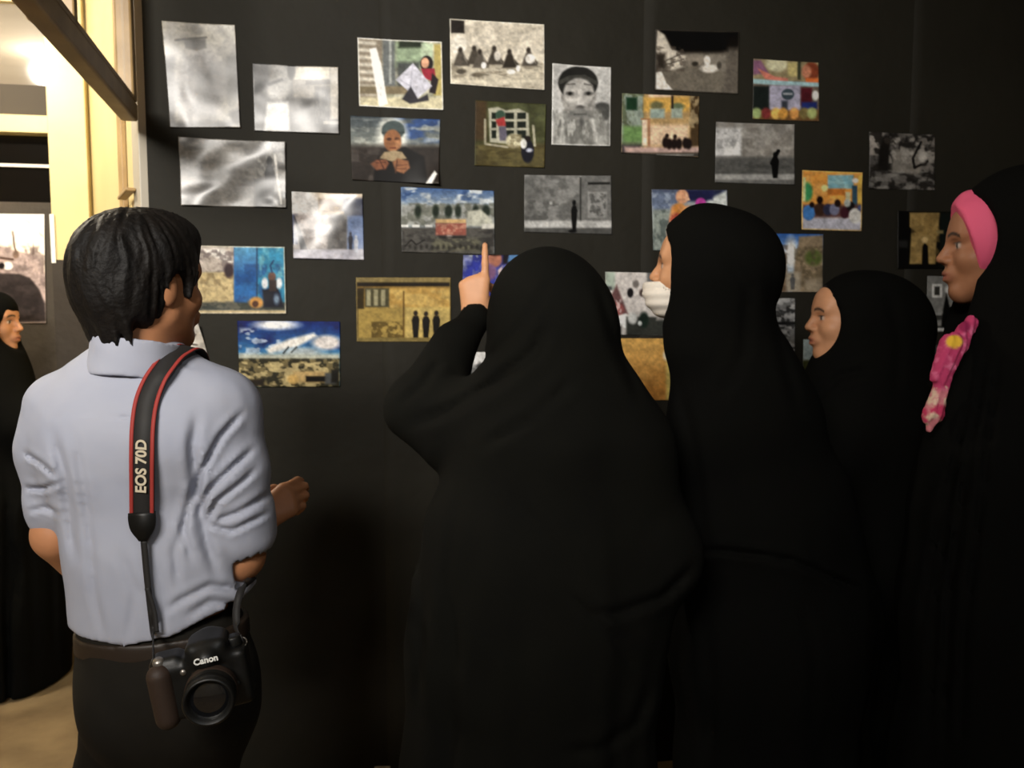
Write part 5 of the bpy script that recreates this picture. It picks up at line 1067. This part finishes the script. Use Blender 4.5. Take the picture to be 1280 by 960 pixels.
nr = [nrm(np.array([.05, -1, .1]))] * 4 + [nrm([.1, -1, .35]), nrm([.1, -.9, .7]), nrm([.12, -.6, 1.0])]
top_pts = [P(226, 460, YM - .02) + [0, 0, .002], P(250, 462, YM + .05)]
pts += top_pts; nr += [nrm([.2, -.1, 1.0]), nrm([.25, .5, .9])]
# push the shoulder part clear of the cloth
for i in (-1, -2, -3):
    p = pts[i]
    for _ in range(60):
        j = [int(np.clip(np.searchsorted(a, v), 0, len(a) - 1)) for a, v in zip(SH.ax, p)]
        if SH.F[tuple(j)] > .007: break
        p = p + np.array([0, -.001, .002])
    pts[i] = p
front = [P(262, 505, YM + .135), P(270, 560, YM + .155)]
pts += front; nr += [nrm([.3, 1, .3]), nrm([.3, 1, .1])]
path = smooth_path(pts, 90); nrs = smooth_path(nr, 90)
band = sput('strap', ribbon('strap', path, .040, .0025, nrs), M['strap'])
for s_ in (-1, 1):
    sput('strap_edge', ribbon('strap_edge', path, .006, .0012, nrs, .0025, s_ * .0165), M['strap_red'], band, 'red edge stripe')
# lettering along the band, reading upwards
i0 = int(np.argmin(np.abs(path[:, 2] - on_shirt(177, 583, .01)[2])))
tdir = nrm(path[max(i0 - 10, 0)] - path[i0 + 10]) * -1; nn = nrm(nrs[i0]); nn = nrm(nn - tdir * (nn @ tdir)); ydir = np.cross(nn, tdir)
t = text_mesh('lettering', 'EOS 70D', .0235, .0004, .0007)
Mx = Matrix((list(tdir) + [0], list(ydir) + [0], list(nn) + [0], [0, 0, 0, 1])).transposed(); Mx.translation = Vector(path[i0] + nn * .0032)
t.transform(Mx); sput('lettering', t, M['letter'], band, 'pale lettering along the band')
# leather end and webs
e0 = on_shirt(178, 640, .012); e1 = on_shirt(180, 676, .012)
ep = np.array([e0 + (e1 - e0) * q for q in np.linspace(0, 1, 9)])
sput('strap_end', ribbon('strap_end', ep, [.043, .044, .044, .043, .041, .037, .030, .021, .013], .004, [nrs[0]] * 9), M['cam_black'], band, 'black leather end piece')
lugL = (Matrix.Translation(Vector(cc)) @ Rm) @ Vector((-.062, .0, .043)); lugR = (Matrix.Translation(Vector(cc)) @ Rm) @ Vector((.064, .0, .043))
wp = smooth_path([e1, on_shirt(184, 720, .010), on_shirt(189, 765, .010), on_shirt(192, 792, .014), np.array(lugL)], 40)
sput('strap_web', ribbon('strap_web', wp, .010, .002, [nrs[0]] * 40), M['strap'], band)
wp2 = smooth_path([np.array(on_shirt(184, 735, .013)), on_shirt(193, 765, .013), on_shirt(196, 790, .016)], 16)
sput('strap_tail', ribbon('strap_tail', wp2, .008, .0015, [nrs[0]] * 16), M['strap'], band)
wq = smooth_path([P(318, 720, YM + .02), P(303, 735, YM - .09), P(296, 760, YM - .12), P(297, 785, CY + .10), np.array(lugR)], 40)
sput('strap_web', ribbon('strap_web', wq, .012, .002, [nrm([.1, -1, .1])] * 40), M['strap'], band)
